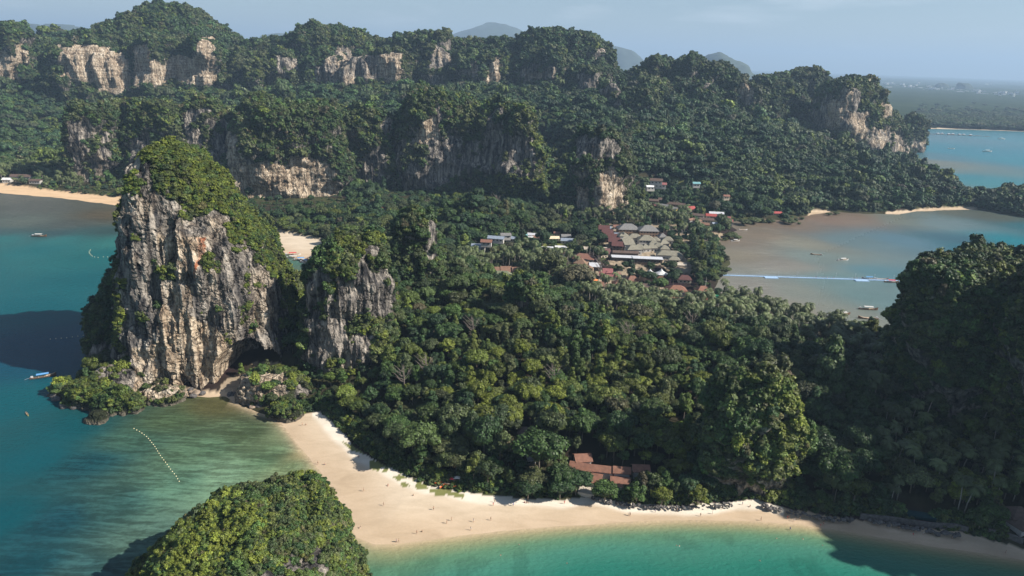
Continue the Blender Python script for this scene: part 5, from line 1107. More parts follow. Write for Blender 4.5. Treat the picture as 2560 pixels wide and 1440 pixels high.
# villas by the near beach
for a, b, w_, d_, rot, q in [(1452, 1180, 11, 6, -14, 'left wing of the brown roofed villas behind the trees'), (1455, 1158, 8, 7, 10, 'rear brown roof half lost in the trees'), (1505, 1187, 11, 5, -8, 'long middle brown roof of the villas'), (1553, 1190, 8, 5, -5, 'right rear brown villa roof'), (1485, 1208, 7, 9, -14, 'left front brown villa roof'), (1549, 1218, 9, 8, -6, 'right front brown villa roof'), (1600, 1185, 8, 6, 0, 'dark brown roof right of the villas under a tree')]:
    H_(a, b, w_, d_, 3.4, rot, 'gable', 'rust brown', 'white', q, 'villa', 'villa', 2.0)
H_(1318, 1094, 9, 6, 4, -10, 'hip', 'dark brown', 'white', 'dark roofed white bungalow alone in the beach woods', 'bungalow', 'bungalow', 2.2)
H_(1328, 1160, 4, 3.5, 4, 10, 'hip', 'grey', 'white', 'small white tower house left of the villas', 'house', 'house', 1.2)
H_(2540, 1296, 10, 9, 3, 0, 'hip', 'dark brown', 'white', 'round brown pavilion in deep shade at the right edge', 'pavilion', 'pavilion', 3.4)
H_(2548, 1322, 9, 8, 3, 20, 'hip', 'dark brown', 'white', 'nearer brown pavilion in deep shade at the right edge', 'pavilion', 'pavilion', 3)
# west beach
for a, b, w_, d_, rc, q in [(55, 447, 30, 10, 'dark brown', 'long dark resort roof behind the western beach'), (20, 455, 12, 8, 'white', 'pale house at the left edge behind the western beach'), (90, 458, 16, 8, 'dark brown', 'dark resort roof nearer the western sand'), (955, 526, 11, 7, 'red', 'tiny red roof alone in the western woods'), (1090, 556, 9, 6, 'terracotta', 'small orange roof in the woods right of the pointed peak')]:
    H_(a, b, w_, d_, 4, 5, 'gable', rc, 'white', q, 'house', 'house')
def slab(name, px_, py_, w_, d_, rot, mat, zt, label, cat, kind=None):
    g = G(px_, py_, 3.0); mb = MB(); mb.box(-w_ / 2, w_ / 2, -d_ / 2, d_ / 2, -1.5, .25)
    o = link(name, mb.mesh(name, [mat]), None, (float(g[0]), float(g[1]), max(2.5, float(terrain_h([g[0]], [g[1]])[0])) + zt), math.radians(rot)); tag(o, label, cat, None, kind)
    BUILD.append((float(g[0]), float(g[1]), w_ / 2 + 1, 1.0)); return o
M['pool'] = plain('pool_water', (.08, .48, .56), .08, .1, .3); M['pool_dark'] = plain('pool_water_shaded', (.01, .05, .06), .08, .1, .3)  # second pool water has the cliff's shade put into its colour
slab('paving', 1490, 623, 24, 15, 0, M['paving'], 0, 'paved terrace round the turquoise pool', 'terrace'); slab('swimming_pool', 1490, 624, 18, 9, 0, M['pool'], .3, 'turquoise swimming pool left of the dark red row', 'pool')
slab('swimming_pool', 2302, 1286, 11, 4, -12, M['pool_dark'], .3, 'dark swimming pool in the shade behind the beach', 'pool')
slab('paving', 1470, 1213, 7, 12, -14, M['paving'], 0, 'white paved yard of the brown roofed villas', 'terrace')
slab('paving', 1695, 663, 16, 10, -10, M['paving'], 0, 'pale paved yard at the seaward palms', 'terrace')

def scatter(r0, r1, spacing, rng, az0=-41, az1=41):
    # jittered rows in ground coordinates
    xm = math.sin(math.radians(44)) * r1
    gx = np.arange(-xm, xm, spacing); gy = np.arange(r0 * .6, r1, spacing); GX, GY = np.meshgrid(gx, gy)
    x = (GX + rng.uniform(-.5, .5, GX.shape) * spacing * .95 + (np.arange(len(gy)) % 2)[:, None] * spacing * .5).ravel(); y = (GY + rng.uniform(-.5, .5, GX.shape) * spacing * .95).ravel()
    r = np.hypot(x, y); a = np.degrees(np.arctan2(x, y)); k = (r >= r0) & (r < r1) & (a > az0) & (a < az1)
    return x[k], y[k]
rg = np.random.default_rng(11)
xs, ys, ring_ = [], [], []
for r0, r1, sp in ((200, 520, 5.2), (520, 900, 5.4), (900, 1300, 6.3), (1300, 2300, 7.2)):
    a, b = scatter(r0, r1, sp, rg); xs.append(a); ys.append(b); ring_.append(np.full(len(a), sp))
tx = np.concatenate(xs); ty = np.concatenate(ys); tsp = np.concatenate(ring_)
h, sdv, sm = terrain_h(tx, ty, True)
dsand = np.where(np.hypot(tx, ty) < 420, segdist(tx, ty, SANDS[0]), 99)
near_edge = (dsand > 3.0) & (sdv > np.where(np.hypot(tx, ty) < 450, 3.0, 4.0))
ok = near_edge & (sm < .5) & (h > .6)
tpx, tpy = PROJ(np.c_[tx, ty, h])
for P in GRASS + DIRT:
    ok &= ~inpoly(tpx, tpy, P) | (rg.uniform(size=len(tx)) < .52)
for (cx_, cy_, a, b) in FOOT:
    ok &= ((tx - cx_) / a) ** 2 + ((ty - cy_) / b) ** 2 > 1
for (bx, by, br, bh) in BUILD:
    fr_ = .8 if math.hypot(bx, by) > 340 else .05
    d = math.hypot(bx, by); ux_, uy_ = bx / d, by / d
    # keep the footprint clear, and the line of sight in front of it open
    al = (tx - bx) * ux_ + (ty - by) * uy_; ac = np.abs(-(tx - bx) * uy_ + (ty - by) * ux_)
    ok &= ~((ac < br + 2.5) & (al > -(br + (bh * 2.2 + 9) * fr_)) & (al < br + 2))
ok &= (dsand > 4.5) | (tpx > 1180)
noT = inpoly(tpx, tpy, [(1780, 1195), (1975, 1195), (1975, 1290), (1780, 1290)]) | inpoly(tpx, tpy, [(385, 925), (600, 925), (600, 1000), (380, 985)]) | inpoly(tpx, tpy, [(600, 890), (735, 890), (735, 925), (600, 930)]); ok &= ~noT
tx, ty, h, tsp, tpx, tpy, sdv = [q[ok] for q in (tx, ty, h, tsp, tpx, tpy, sdv)]
n = len(tx); P3 = np.c_[tx, ty, h]; r = np.hypot(tx, ty)
# what grows where
PALMZ = [[(1430, 735), (1700, 735), (1800, 752), (1960, 800), (2140, 850), (2130, 905), (1960, 870), (1800, 835), (1500, 800)], [(1150, 640), (1500, 640), (1500, 735), (1150, 690)],
         [(1350, 540), (1720, 520), (1780, 620), (1560, 560)], [(-200, 415), (180, 415), (200, 470), (-200, 460)], [(2130, 860), (2520, 900), (2560, 1300), (2200, 1280)]]
PZP = [.85, .7, .5, .85, .35]
ispalm = np.zeros(n, bool); u = rg.uniform(size=n)
for P, pr in zip(PALMZ, PZP): ispalm |= inpoly(tpx, tpy, P) & (u < pr)
tint = tints(P3, rg, (3.2, 4, 1.3, 2, 1.6, .3, .05), 70, 5)
# the yellower grove behind the beach bend
gr = inpoly(tpx, tpy, [(1150, 960), (1450, 950), (1420, 1100), (1200, 1110)]); kk = gr & (rg.uniform(size=n) < .55); tint[kk] = G_YEL * rg.uniform(.8, 1.2, (kk.sum(), 1))
far_ = np.interp(r, [500, 1100], [0, 1])[:, None]; tint = tint * (1 - far_ * (1 - np.array([.86, .95, 1.12])))  # leaves tinted bluer with distance, haze put into their colour
vign = inpoly(tpx, tpy, [(1900, 930), (1980, 960), (1970, 1180), (1880, 1180)]); kk = vign & (rg.uniform(size=n) < .4); tint[kk] = G_YEL
ptint = np.array([0.085, 0.108, 0.040]) * rg.uniform(.7, 1.3, (n, 1))
slope_sc = tsp / 5.6 * .78
sc_ = slope_sc * np.exp(rg.normal(0, .24, n)).clip(.6, 1.8) * 1.12 * (1 + .2 * fb2(tx, ty, 45, 2, 33))
low = (sdv < 12) & (r < 700); sc_[low] *= .75
emerg = rg.uniform(size=n) < .06; sc_[emerg] *= 1.35
LOW = [[(560, 470), (870, 470), (870, 535), (640, 535)], [(960, 455), (1370, 455), (1370, 505), (960, 505)], [(1380, 530), (1600, 530), (1600, 585), (1380, 585)], [(735, 890), (960, 890), (960, 1010), (735, 1000)],
       [(590, 900), (800, 900), (800, 1060), (600, 1060)], [(150, 430), (330, 430), (330, 500), (150, 500)], [(780, 1000), (850, 1010), (1000, 1165), (930, 1165), (780, 1050)]]
for P in LOW: sc_[inpoly(tpx, tpy, P)] *= .6
sz = sc_ * rg.uniform(.85, 1.2, n) * np.exp(rg.normal(0, .16, n)) * np.interp(r, [600, 900, 1400], [1.0, 1.05, 1.1])
rz = rg.uniform(0, 6.28, n)
pick = rg.choice(7, n, p=[.22, .2, .16, .12, .14, .08, .08])
steep_z = inpoly(tpx, tpy, [(1050, 830), (1500, 850), (1560, 960), (1300, 1010), (1050, 980)]); kk = steep_z & (rg.uniform(size=n) < .45); pick[kk] = 6
# the trees that show largest stand as objects of their own
vis = (tpx > -40) & (tpx < 2600) & (tpy > 0) & (tpy < 1500)
order = np.argsort(np.where(vis, r, 1e9))
ind_tree = [i for i in order if not ispalm[i]][:300]; ind_palm = [i for i in order if ispalm[i]][:300]
single = np.zeros(n, bool); single[ind_tree] = True; single[ind_palm] = True
b1 = ~ispalm & ~single & (r < 950); b2 = ~ispalm & (r >= 950); b3 = ispalm & ~single
def put(name, coll, k, s3, tn, ix, label, cat):
    instancer(name, coll, P3[k] - np.array([0, 0, 1.]) * np.interp(r[k], [600, 900, 1400], [1.2, 6.5, 7.5])[:, None], s3[k], np.c_[np.zeros(k.sum()), np.zeros(k.sum()), rz[k]], tn[k], ix[k], None, label, cat)
S3 = np.c_[sc_, sc_, sz]
put('forest', C_TREE, b1, S3, tint, pick, 'closed broadleaf forest covering the peninsula behind the beach', 'forest')
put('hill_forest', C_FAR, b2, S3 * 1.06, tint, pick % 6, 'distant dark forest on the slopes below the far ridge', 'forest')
SP = np.c_[np.ones(n), np.ones(n), rg.uniform(.75, 1.25, n)] * rg.uniform(1.0, 1.4, (n, 1))
put('palm_grove', C_PALM, b3, SP, ptint, (pick * 7 + 3) % 3, 'coconut palms growing among the village houses', 'palm grove')
def tone(c):
    pal = {'dark green': G_DARK, 'mid green': G_MID, 'yellow green': G_YEL, 'olive': G_OLIVE, 'bluish green': G_BLUE, 'brownish': G_BROWN, 'bright lime': G_LIME}
    return min(pal, key=lambda k: np.abs(pal[k] / pal[k].sum() - c / c.sum()).sum() + .3 * abs(pal[k].sum() - c.sum()))
FORM = ['round', 'round', 'spreading', 'tall', 'compact', 'wide', 'creeper-hung']
for i in ind_tree:
    t = empty('broadleaf_tree', (tx[i], ty[i], h[i] - .3), rz[i]); t.scale = tuple(S3[i])
    x_ = tpx[i]
    big_ = 'small' if S3[i][0] < .72 else 'medium' if S3[i][0] < .98 else 'large' if S3[i][0] < 1.3 else 'very large'
    row = 'in the front row' if sdv[i] < 26 or segdist(tx[i:i+1], ty[i:i+1], SANDS[0])[0] < 9 else 'second row' if segdist(tx[i:i+1], ty[i:i+1], SANDS[0])[0] < 22 else 'farther'
    where = ('below the shaded cliff' if x_ > 2120 else 'by the undercut crag' if x_ > 1750 else 'round the villas' if x_ > 1400 else 'left of the villas' if x_ > 1220 else 'behind the bend of the beach' if x_ > 1000 else 'along the left arm of the beach' if x_ > 860 else 'above the left end of the beach')
    tag(t, '%s %s %s tree, %s %s' % (big_, FORM[pick[i]], tone(tint[i]), row, where), 'tree', '%s %s %s trees, %s %s' % (big_, FORM[pick[i]], tone(tint[i]), row, where))
    a, b = TREE[pick[i]]
    c = link('crown', a, t); c['tint'] = [float(q) for q in tint[i]]; link('trunk', b, t)
for i in ind_palm:
    t = empty('coconut_palm', (tx[i], ty[i], h[i] - .3), rz[i]); t.scale = tuple(SP[i]); k = (pick[i] * 7 + 3) % 3
    x_ = tpx[i]; where = ('in the shade below the right-hand cliff' if tpx[i] > 2100 else 'in the grove above the mud flats' if x_ > 1750 else 'in the grove in front of the village')
    kind_ = ['short', 'middling', 'tall'][k] + (' pale' if ptint[i][1] > .118 else ' dark' if ptint[i][1] < .095 else ' green')
    where += ', seaward side' if sdv[i] < 25 else ', at its heart' if sdv[i] > 60 else ', partway in'
    tag(t, '%s coconut palm %s' % (kind_, where), 'palm', '%s coconut palms %s' % (kind_, where))
    a, b = PALM[k]; c = link('fronds', a, t); c['tint'] = [float(q) for q in ptint[i]]; link('trunk', b, t)
# shrubs on the rock
for key, coll, ni, nm, lb in (('near', C_SHRUB, 5, 'cliff_shrubs', 'dense bushes clinging to the near limestone cliffs'), ('far', C_SHRUBF, 4, 'wall_shrubs', 'scrub covering the limestone walls beyond the peninsula'), ('ridge', C_SHRUBF, 4, 'ridge_forest', 'dark forest clothing the domes of the far ridge')):
    if not SHRUBS[key]: continue
    q = np.concatenate([a[0] for a in SHRUBS[key]]); s_ = np.concatenate([a[1] for a in SHRUBS[key]]); tn = np.concatenate([a[2] for a in SHRUBS[key]]); nv = np.concatenate([a[3] for a in SHRUBS[key]])
    # lean a little out of the wall
    ax = np.clip(-nv[:, 1] * .5, -.5, .5); ay = np.clip(nv[:, 0] * .5, -.5, .5)
    m_ = len(q); print(key, m_)
    instancer(nm, coll, q, np.c_[s_, s_, s_ * rg.uniform(.8, 1.25, m_)], np.c_[ax * -1, ay, rg.uniform(0, 6.28, m_) * 1.0], tn, rg.integers(0, ni, m_), None, lb, 'shrubs')
print('trees', n, 'faces', sum(len(o.data.polygons) for o in bpy.data.objects if o.type == 'MESH'))
# ------------------------------------------------------------------ undergrowth along the sand
SX = SANDS[0]
rg2 = np.random.default_rng(21)
qx, qy = scatter(200, 430, 1.7, rg2)
q_sm = np.zeros(len(qx), bool)
dse = segdist(qx, qy, SX); ins = inpoly(qx, qy, SX)
sdq = coast_sd(qx, qy)
sel_ = (~ins) & (dse < 9) & (sdq > 6) & (dse > .3)
for (bx, by, br, bh) in BUILD: sel_ &= np.hypot(qx - bx, qy - by) > br
qx, qy, dse = qx[sel_], qy[sel_], dse[sel_]; qh = terrain_h(qx, qy); m_ = len(qx)
ss = rg2.uniform(.6, 1.5, m_) * np.clip(.5 + dse * .12, .5, 1.3)
instancer('beach_undergrowth', C_SHRUB, np.c_[qx, qy, qh - .2], np.c_[ss, ss, ss * 1.1], np.c_[np.zeros(m_), np.zeros(m_), rg2.uniform(0, 6.28, m_)], tints(np.c_[qx, qy, qh], rg2, (2, 5, 2, 1.5, 1.5, .1, .3), 25, 8), rg2.integers(0, 5, m_), None, 'low bushes along the back edge of the beach', 'bushes')
# mangroves by the mud flats
MG = [(1830, 590, 5), (1860, 562, 6), (1885, 558, 6), (1905, 556, 6), (1925, 556, 5), (1960, 556, 4), (1975, 560, 5), (1990, 552, 4), (2005, 548, 3), (1840, 598, 4), (1822, 594, 4), (1812, 600, 4), (1800, 690, 5), (1785, 700, 4), (1812, 680, 4), (1770, 640, 7), (1745, 620, 9), (1760, 600, 8), (1775, 660, 7), (1790, 650, 6), (1735, 640, 7), (2072, 538, 3), (2090, 536, 3), (1998, 560, 3), (1770, 700, 4)]
for i, (a, b, s_) in enumerate(MG):
    g = G(a, b, .3); t = empty('mangrove_tree', (float(g[0]), float(g[1]), 0.1), i * 1.3); k = [0, 2, 5, 4][i % 4]; sc = s_ / 5.0
    t.scale = (sc * 1.15, sc * 1.15, sc * .8)
    tn = (G_DARK * 1.1 if s_ >= 7 else G_OLIVE * .8 + G_MID * .3)
    tag(t, '%s mangrove %s' % ('great dark' if s_ >= 7 else 'spreading olive' if s_ >= 5 else 'small rounded', 'at the head of the blue pier' if b > 670 else 'beside the village shore' if b > 585 and a < 1800 else 'on the mud below the village' if a < 1870 else 'on the bay shore by the red roofed house'), 'tree', 'mangroves along the mud flat')
    c = link('crown', TREE[k][0], t, (0, 0, -4.6)); c['tint'] = [float(q) for q in tn]; link('trunk', TREE[k][1], t, (0, 0, -2.4))
# the shade trees in front of the villas
for a, b, k, s_, tn, q in [(1512, 1246, 0, 1.15, G_MID, 'tall round tree standing between the two front villa roofs'), (1530, 1238, 4, .9, G_MID, 'smaller round tree beside the front villa roofs'), (1592, 1246, 1, 1.1, G_MID, 'neat rounded tree right of the villas by the rock bank'), (1440, 1228, 2, 1.15, G_DARK, 'broad dark tree on the left of the villas'), (1400, 1238, 5, 1.0, G_DARK, 'wide spreading tree leaning over the sand left of the villas'),
        (1655, 1252, 0, .95, G_YEL, 'yellow green tree above the rock bank'), (1745, 1250, 1, 1.0, G_YEL * .9, 'lone rounded yellow green tree left of the undercut crag'), (1320, 1240, 5, .95, G_DARK, 'spreading dark tree at the sand edge below the small bungalow')]:
    g = G(a, b, 3.0); zz = float(terrain_h([g[0]], [g[1]])[0]); t = empty('broadleaf_tree', (float(g[0]), float(g[1]), zz - .5), a * .7); t.scale = (s_, s_, s_ * .85); tag(t, q, 'tree')
    c = link('crown', TREE[k][0], t); c['tint'] = [float(v) for v in tn]; link('trunk', TREE[k][1], t)
# leafless trees
BM = bare_mb(np.random.default_rng(4)).mesh('bare_tree', [plain('dead_wood', (.17, .14, .12), .9)])
for a, b, q in ((1240, 560, 'pale leafless tree in the woods behind the village'), (1180, 900, 'leafless tree among the tall forest left of the bare crag'), (1560, 930, 'leafless tree on the forested hill above the villas'), (1720, 870, 'leafless tree near the palm grove'), (1380, 1010, 'small leafless tree by the yellow green grove'), (1500, 672, 'bare orange trunked tree left of the white tents'), (1010, 985, 'leafless grey tree above the beach woods, left one'), (1065, 968, 'leafless grey tree above the beach woods, right one'), (1500, 660, 'thin bare tree beside the pale metal roof')):
    g = G(a, b + 12, 8); zz = float(terrain_h([g[0]], [g[1]])[0]); o = link('bare_tree', BM, None, (float(g[0]), float(g[1]), zz)); o.scale = (1.4, 1.4, 1.7); tag(o, q, 'tree')

# ------------------------------------------------------------------ boulders
M['boulder'] = plain('boulder_stone', (.095, .088, .085), .9, .5, .9); M['boulder_tan'] = plain('boulder_tan', (.26, .20, .15), .9, .35, .9)
def boulder(seed, mat):
    v, f = ICO2; v = v * np.array([1, .8, .65]); v = v * (1 + .28 * fbm(v + seed * 7, 1.1, 3, seed))[:, None]
    return mesh_np('boulder', v, f, [mat], False)
BO = [boulder(i, M['boulder']) for i in range(5)]; BT = [boulder(i + 9, M['boulder_tan']) for i in range(3)]
rb = random.Random(5)
def rocks(line, n, w_, smin, smax, meshes, label, group, z0=1.0, name='boulder'):
    P = [G(a, b, z0) for a, b in line]; Ls = [np.linalg.norm(P[i + 1] - P[i]) for i in range(len(P) - 1)]; T = sum(Ls)
    for k in range(n):
        s_ = rb.uniform(0, T); i = 0
        while i < len(Ls) - 1 and s_ > Ls[i]: s_ -= Ls[i]; i += 1
        q = P[i] + (P[i + 1] - P[i]) * min(1, s_ / Ls[i]); x_ = float(q[0]) + rb.uniform(-.5, .5) * w_; y_ = float(q[1]) + rb.uniform(-.5, .5) * w_
        sc = rb.uniform(smin, smax) * (1 if rb.random() > .12 else 1.5)
        o = link(name, meshes[rb.randrange(len(meshes))], None, (x_, y_, z0 + rb.uniform(-.3, .4))); o.rotation_euler = (rb.uniform(-.4, .4), rb.uniform(-.4, .4), rb.uniform(0, 6.28)); o.scale = (sc,) * 3
        tag(o, label, 'boulder', group)
rocks([(1485, 1246), (1560, 1262), (1650, 1268), (1720, 1268), (1790, 1264), (1830, 1262)], 150, 2.4, .35, .7, BO, 'grey boulder of the rock bank in front of the brown roofed villas', 'boulders of the sunlit bank', 1.7)
rocks([(1900, 1262), (1990, 1284), (2060, 1296), (2130, 1300)], 60, 2.4, .45, .9, BO, 'grey boulder of the bank right of the undercut crag', 'boulders right of the crag', 1.8)
rocks([(2180, 1303), (2260, 1316), (2330, 1330), (2400, 1338)], 70, 2.4, .5, .95, BO, 'shaded boulder of the bank under the beach wall', 'boulders in the shade', 1.8)
rocks([(395, 985), (430, 985), (470, 978), (490, 986)], 26, 6, .8, 2.0, BT + BO[:2], 'tan tumbled block at the foot of the tall sea cliff', 'tumbled blocks left of the cove', 1.0)
rocks([(575, 985), (600, 990), (630, 1008), (655, 1018)], 22, 4, .9, 2.1, BO + BT[:1], 'grey block between the cove sand and the bushy knoll', 'blocks right of the cove', .6)
rocks([(300, 1020), (350, 1012), (380, 1004)], 12, 5, .8, 1.9, BO, 'dark block at the water edge of the rocky point', 'blocks at the rocky point', .4)
rocks([(130, 985), (160, 1010), (200, 1022)], 10, 4, 1.2, 2.6, BO, 'sea worn block at the tip of the rocky point', 'blocks at the tip', .5)
rocks([(640, 935), (700, 925)], 10, 5, .8, 1.7, BT, 'reddish block in front of the cave mouth', 'blocks at the cave', 3.0)
def wall_along(line, hgt, th_, z0, label):
    P = [G(a, b, z0) for a, b in line]; mb = MB()
    for p, q in zip(P[:-1], P[1:]):
        d = (q - p)[:2]; L_ = np.linalg.norm(d); n_ = np.array([-d[1], d[0]]) / L_ * th_ / 2
        vs = [(p[0] - n_[0], p[1] - n_[1], z0 - 1), (q[0] - n_[0], q[1] - n_[1], z0 - 1), (q[0] + n_[0], q[1] + n_[1], z0 - 1), (p[0] + n_[0], p[1] + n_[1], z0 - 1)]
        mb.add(vs + [(a, b, z0 + hgt) for a, b, _ in vs], [(3, 2, 1, 0), (4, 5, 6, 7), (0, 1, 5, 4), (1, 2, 6, 5), (2, 3, 7, 6), (3, 0, 4, 7)])
    tag(link('beach_wall', mb.mesh('beach_wall', [M['boulder']])), label, 'wall')
wall_along([(2150, 1292), (2230, 1300), (2320, 1314), (2390, 1318), (2420, 1326)], 1.6, .6, 2.0, 'long low stone wall behind the shaded part of the beach')
wall_along([(2470, 1330), (2520, 1342), (2558, 1356)], 1.8, .6, 2.0, 'white parapet behind the beach at the right edge')

# ------------------------------------------------------------------ floating pier
M['pier_blue'] = plain('pier_blue', (.33, .48, .66), .5, .12, .8); M['metal'] = plain('metal', (.5, .5, .52), .4, .1)
pa = G(1800, 687, .5); pb = G(2330, 704, .5); dv = pb - pa; Lp_ = float(np.hypot(dv[0], dv[1])); an = math.atan2(dv[1], dv[0])
pier = empty('floating_pier', (float(pa[0]), float(pa[1]), 0.0), an); tag(pier, 'long pale blue floating pier crossing the muddy bay', 'pier')
nsec = 22; sl = Lp_ / nsec
mb = MB(); mb.box(0, sl - .15, -1.2, 1.2, -.3, .5); dk = mb.mesh('deck_section', [M['pier_blue']])
mb = MB(); mb.box(0, sl - .15, -.04, .04, 1.45, 1.52); [mb.box(k * sl / 5, k * sl / 5 + .08, -.04, .04, .5, 1.5) for k in range(5)]; rl = mb.mesh('railing', [M['pier_blue']])
mb = MB(); mb.tube([(0, 0, 0), (0, 0, 4.5)], .09, 5); mb.box(-.35, .35, -.15, .15, 4.45, 4.6); lp = mb.mesh('lamp_post', [M['metal']])
for i in range(nsec):
    link('deck_section', dk, pier, (i * sl, 0, 0)); link('railing', rl, pier, (i * sl, 1.42, .05)); link('railing', rl, pier, (i * sl, -1.42, .05))
    if i % 2 == 0: link('lamp_post', lp, pier, (i * sl + .5, 1.25, .5))
mb = MB(); mb.box(-6, 6, -2.2, 2.2, -.3, .6); pl = mb.mesh('landing_stage', [M['pier_blue']])
for f_ in (.235, .66): link('landing_stage', pl, pier, (Lp_ * f_, -3.3, 0))
# mast at the pier head
g = G(1762, 727, 2); mb = MB(); mb.tube([(0, 0, 0), (0, 0, 13)], [.3, .1], 6); mb.box(-.9, .9, -.1, .1, 9, 9.3)
tag(link('mast', mb.mesh('mast', [M['wall_white']]), None, (float(g[0]), float(g[1]), 1)), 'white mast standing on the shore by the rust roofs', 'mast')

# ------------------------------------------------------------------ boats
M['hull_wood'] = plain('hull_wood', (.13, .075, .045), .5, .25, 2); M['hull_white'] = plain('hull_white', (.55, .55, .53), .35, .08); M['hull_inner'] = plain('hull_inner', (.42, .33, .24), .7, .2, 2)
M['cloth_white'] = plain('cloth_white', (.52, .51, .48), .8, .06); M['cloth_red'] = plain('cloth_red', (.55, .05, .06), .8, .1); M['cloth_blue'] = plain('cloth_blue', (.10, .28, .55), .8, .1)
def hull_mesh(L_, B_, mo, mi, rise=1.6):
    n = 14; mb = MB(); rows = []
    for i in range(n + 1):
        t = i / n; x = (t - .5) * L_; b = B_ / 2 * (math.sin(math.pi * min(1, (t + .12) / 1.15)) ** .6 if t < .98 else .12); sh = .55 + rise * max(0, t - .6) ** 2 * 4 + .25 * max(0, .15 - t) * 4
        rows.append([(x, -b, sh), (x, -b * .8, -.05), (x, 0, -.35 + (.9 * rise * max(0, t - .8) ** 2 * 8)), (x, b * .8, -.05), (x, b, sh), (x, b * .86, sh - .02), (x, b * .6, .12), (x, -b * .6, .12), (x, -b * .86, sh - .02)])
    vs = [v for r_ in rows for v in r_]; k = 9
    for i in range(n):
        for j in range(k):
            mb.add([vs[i * k + j], vs[i * k + (j + 1) % k], vs[(i + 1) * k + (j + 1) % k], vs[(i + 1) * k + j]], [(0, 3, 2, 1)], 0 if j < 4 else 1)
    mb.add(rows[0], [tuple(range(9))], 0); mb.add(rows[-1], [tuple(range(9))[::-1]], 0)
    return mb.mesh('hull', [mo, mi], False)
HU = {'wood': hull_mesh(11, 2.0, M['hull_wood'], M['hull_inner'], 1.8), 'white': hull_mesh(11, 2.2, M['hull_white'], M['hull_inner'], 1.5)}
mb = MB(); mb.tube([(-4.6, 0, .9), (-8.2, .5, -.3)], .06, 5); mb.box(-5.0, -4.0, -.35, .35, .7, 1.3); ENG = mb.mesh('engine_pole', [M['metal']])
def canopy(mat, L_=5.2, B_=1.9):
    mb = MB(); n = 6; vs = []
    for i in range(n + 1):
        a = math.pi * i / n
        for x in (-L_ / 2, L_ / 2): vs.append((x, -B_ / 2 * math.cos(a), 1.75 + .35 * math.sin(a)))
    mb.add(vs, [(2 * i, 2 * i + 1, 2 * i + 3, 2 * i + 2) for i in range(n)])
    return mb.mesh('canopy', [mat])
CAN = {k: canopy(M['cloth_' + k]) for k in ('white', 'red', 'blue')}
mb = MB(); [mb.tube([(x, y, .4), (x, y, 1.76)], .04, 4) for x in (-2.4, 0, 2.4) for y in (-.85, .85)]; CPO = mb.mesh('canopy_posts', [M['hull_wood']])
mb = MB(); mb.box(-.25, .25, -.8, .8, .3, .45); BEN = mb.mesh('bench', [M['hull_inner']])
for (a, b, rot, hl, cn, sc, q) in [(2040, 637, 172, 'wood', None, 1, 'dark open longtail boat aground on the upper mud flat'), (2107, 651, 15, 'white', 'white', 1.15, 'white canopied longtail boat in the shallow middle of the bay'), (2107, 787, 12, 'wood', 'white', 1.15, 'pale roofed longtail boat left of the pair below the pier'),
        (2170, 774, -5, 'wood', 'white', 1.35, 'longtail boat with a frame roof, upper of the pair below the pier'), (2170, 797, 176, 'wood', None, 1.4, 'open longtail boat with raised prow, lower of the pair below the pier'), (108, 943, 30, 'wood', 'blue', 1.15, 'dark longtail boat in the shadow of the tall sea cliff'),
        (98, 591, 5, 'wood', 'white', 1.3, 'longtail boat under way on the far left water'), (732, 638, 10, 'white', 'red', 1.3, 'red canopied boat moored off the hidden western beach'), (734, 646, 5, 'white', 'white', 1.3, 'white boat moored just below the red canopied one'), (752, 650, 20, 'wood', 'blue', 1.2, 'blue roofed longtail first in the moored row'),
        (760, 653, -15, 'wood', 'white', 1.2, 'white roofed longtail second in the moored row'), (768, 655, 12, 'wood', 'blue', 1.2, 'blue roofed longtail third in the moored row'), (772, 659, -8, 'white', 'white', 1.2, 'white longtail last in the moored row by the rock'), (2468, 379, 0, 'white', 'white', 2.0, 'white boat in the middle of the blue far bay'),
        (2504, 348, 0, 'white', 'white', 1.8, 'small white boat near the far shore of the blue bay'), (2378, 372, 0, 'white', None, 1.5, 'tiny white boat off the headland'), (2228, 706, 0, 'wood', 'red', 1.2, 'red roofed boat moored at the near side of the blue pier'), (2172, 698, 178, 'wood', 'blue', 1.2, 'dark boat moored behind the blue pier'), (2205, 699, 5, 'wood', None, 1.1, 'open boat moored behind the outer end of the blue pier'),
        (2255, 701, 0, 'wood', 'white', 1.1, 'boat moored where the pier meets the dark cliff'), (1838, 603, 20, 'white', 'white', 1.0, 'white boat beached beside the mangroves'), (1857, 575, 10, 'white', None, 1.0, 'white dinghy on the mud below the pink restaurants')]:
    g = G(a, b, 0); t = empty('longtail_boat', (float(g[0]), float(g[1]), .12), math.radians(rot)); t.scale = (sc,) * 3; tag(t, q, 'boat')
    link('hull', HU[hl], t); link('engine_pole', ENG, t)
    for x in (-1.8, .6, 2.6): link('bench', BEN, t, (x, 0, 0))
    if cn: link('canopy', CAN[cn], t); link('canopy_posts', CPO, t)
# kayak
KM = hull_mesh(4.2, .8, plain('kayak_yellow', (.7, .55, .1), .4), M['hull_inner'], .3)
g = G(68, 1036, 0); k = empty('kayak', (float(g[0]), float(g[1]), .1), 2.4); tag(k, 'small yellow kayak alone on the water below the cliff shadow', 'kayak'); link('hull', KM, k)
KO = hull_mesh(4.0, .8, plain('kayak_orange', (.8, .16, .04), .4), M['hull_inner'], .3)
for a, b, rot, q in ((1122, 1213, -12, 'orange kayak left of its twins under the beach trees'), (1130, 1216, -10, 'orange kayak at the back of the beach, middle of three'), (1106, 1214, 60, 'orange kayak lying on the grass patch'), (1098, 1208, 20, 'orange kayak nearest the tree trunks')):
    g = G(a, b, 2.1); k = empty('kayak', (float(g[0]), float(g[1]), float(terrain_h([g[0]], [g[1]])[0]) + .4), math.radians(rot)); tag(k, q, 'kayak'); link('hull', KO, k)
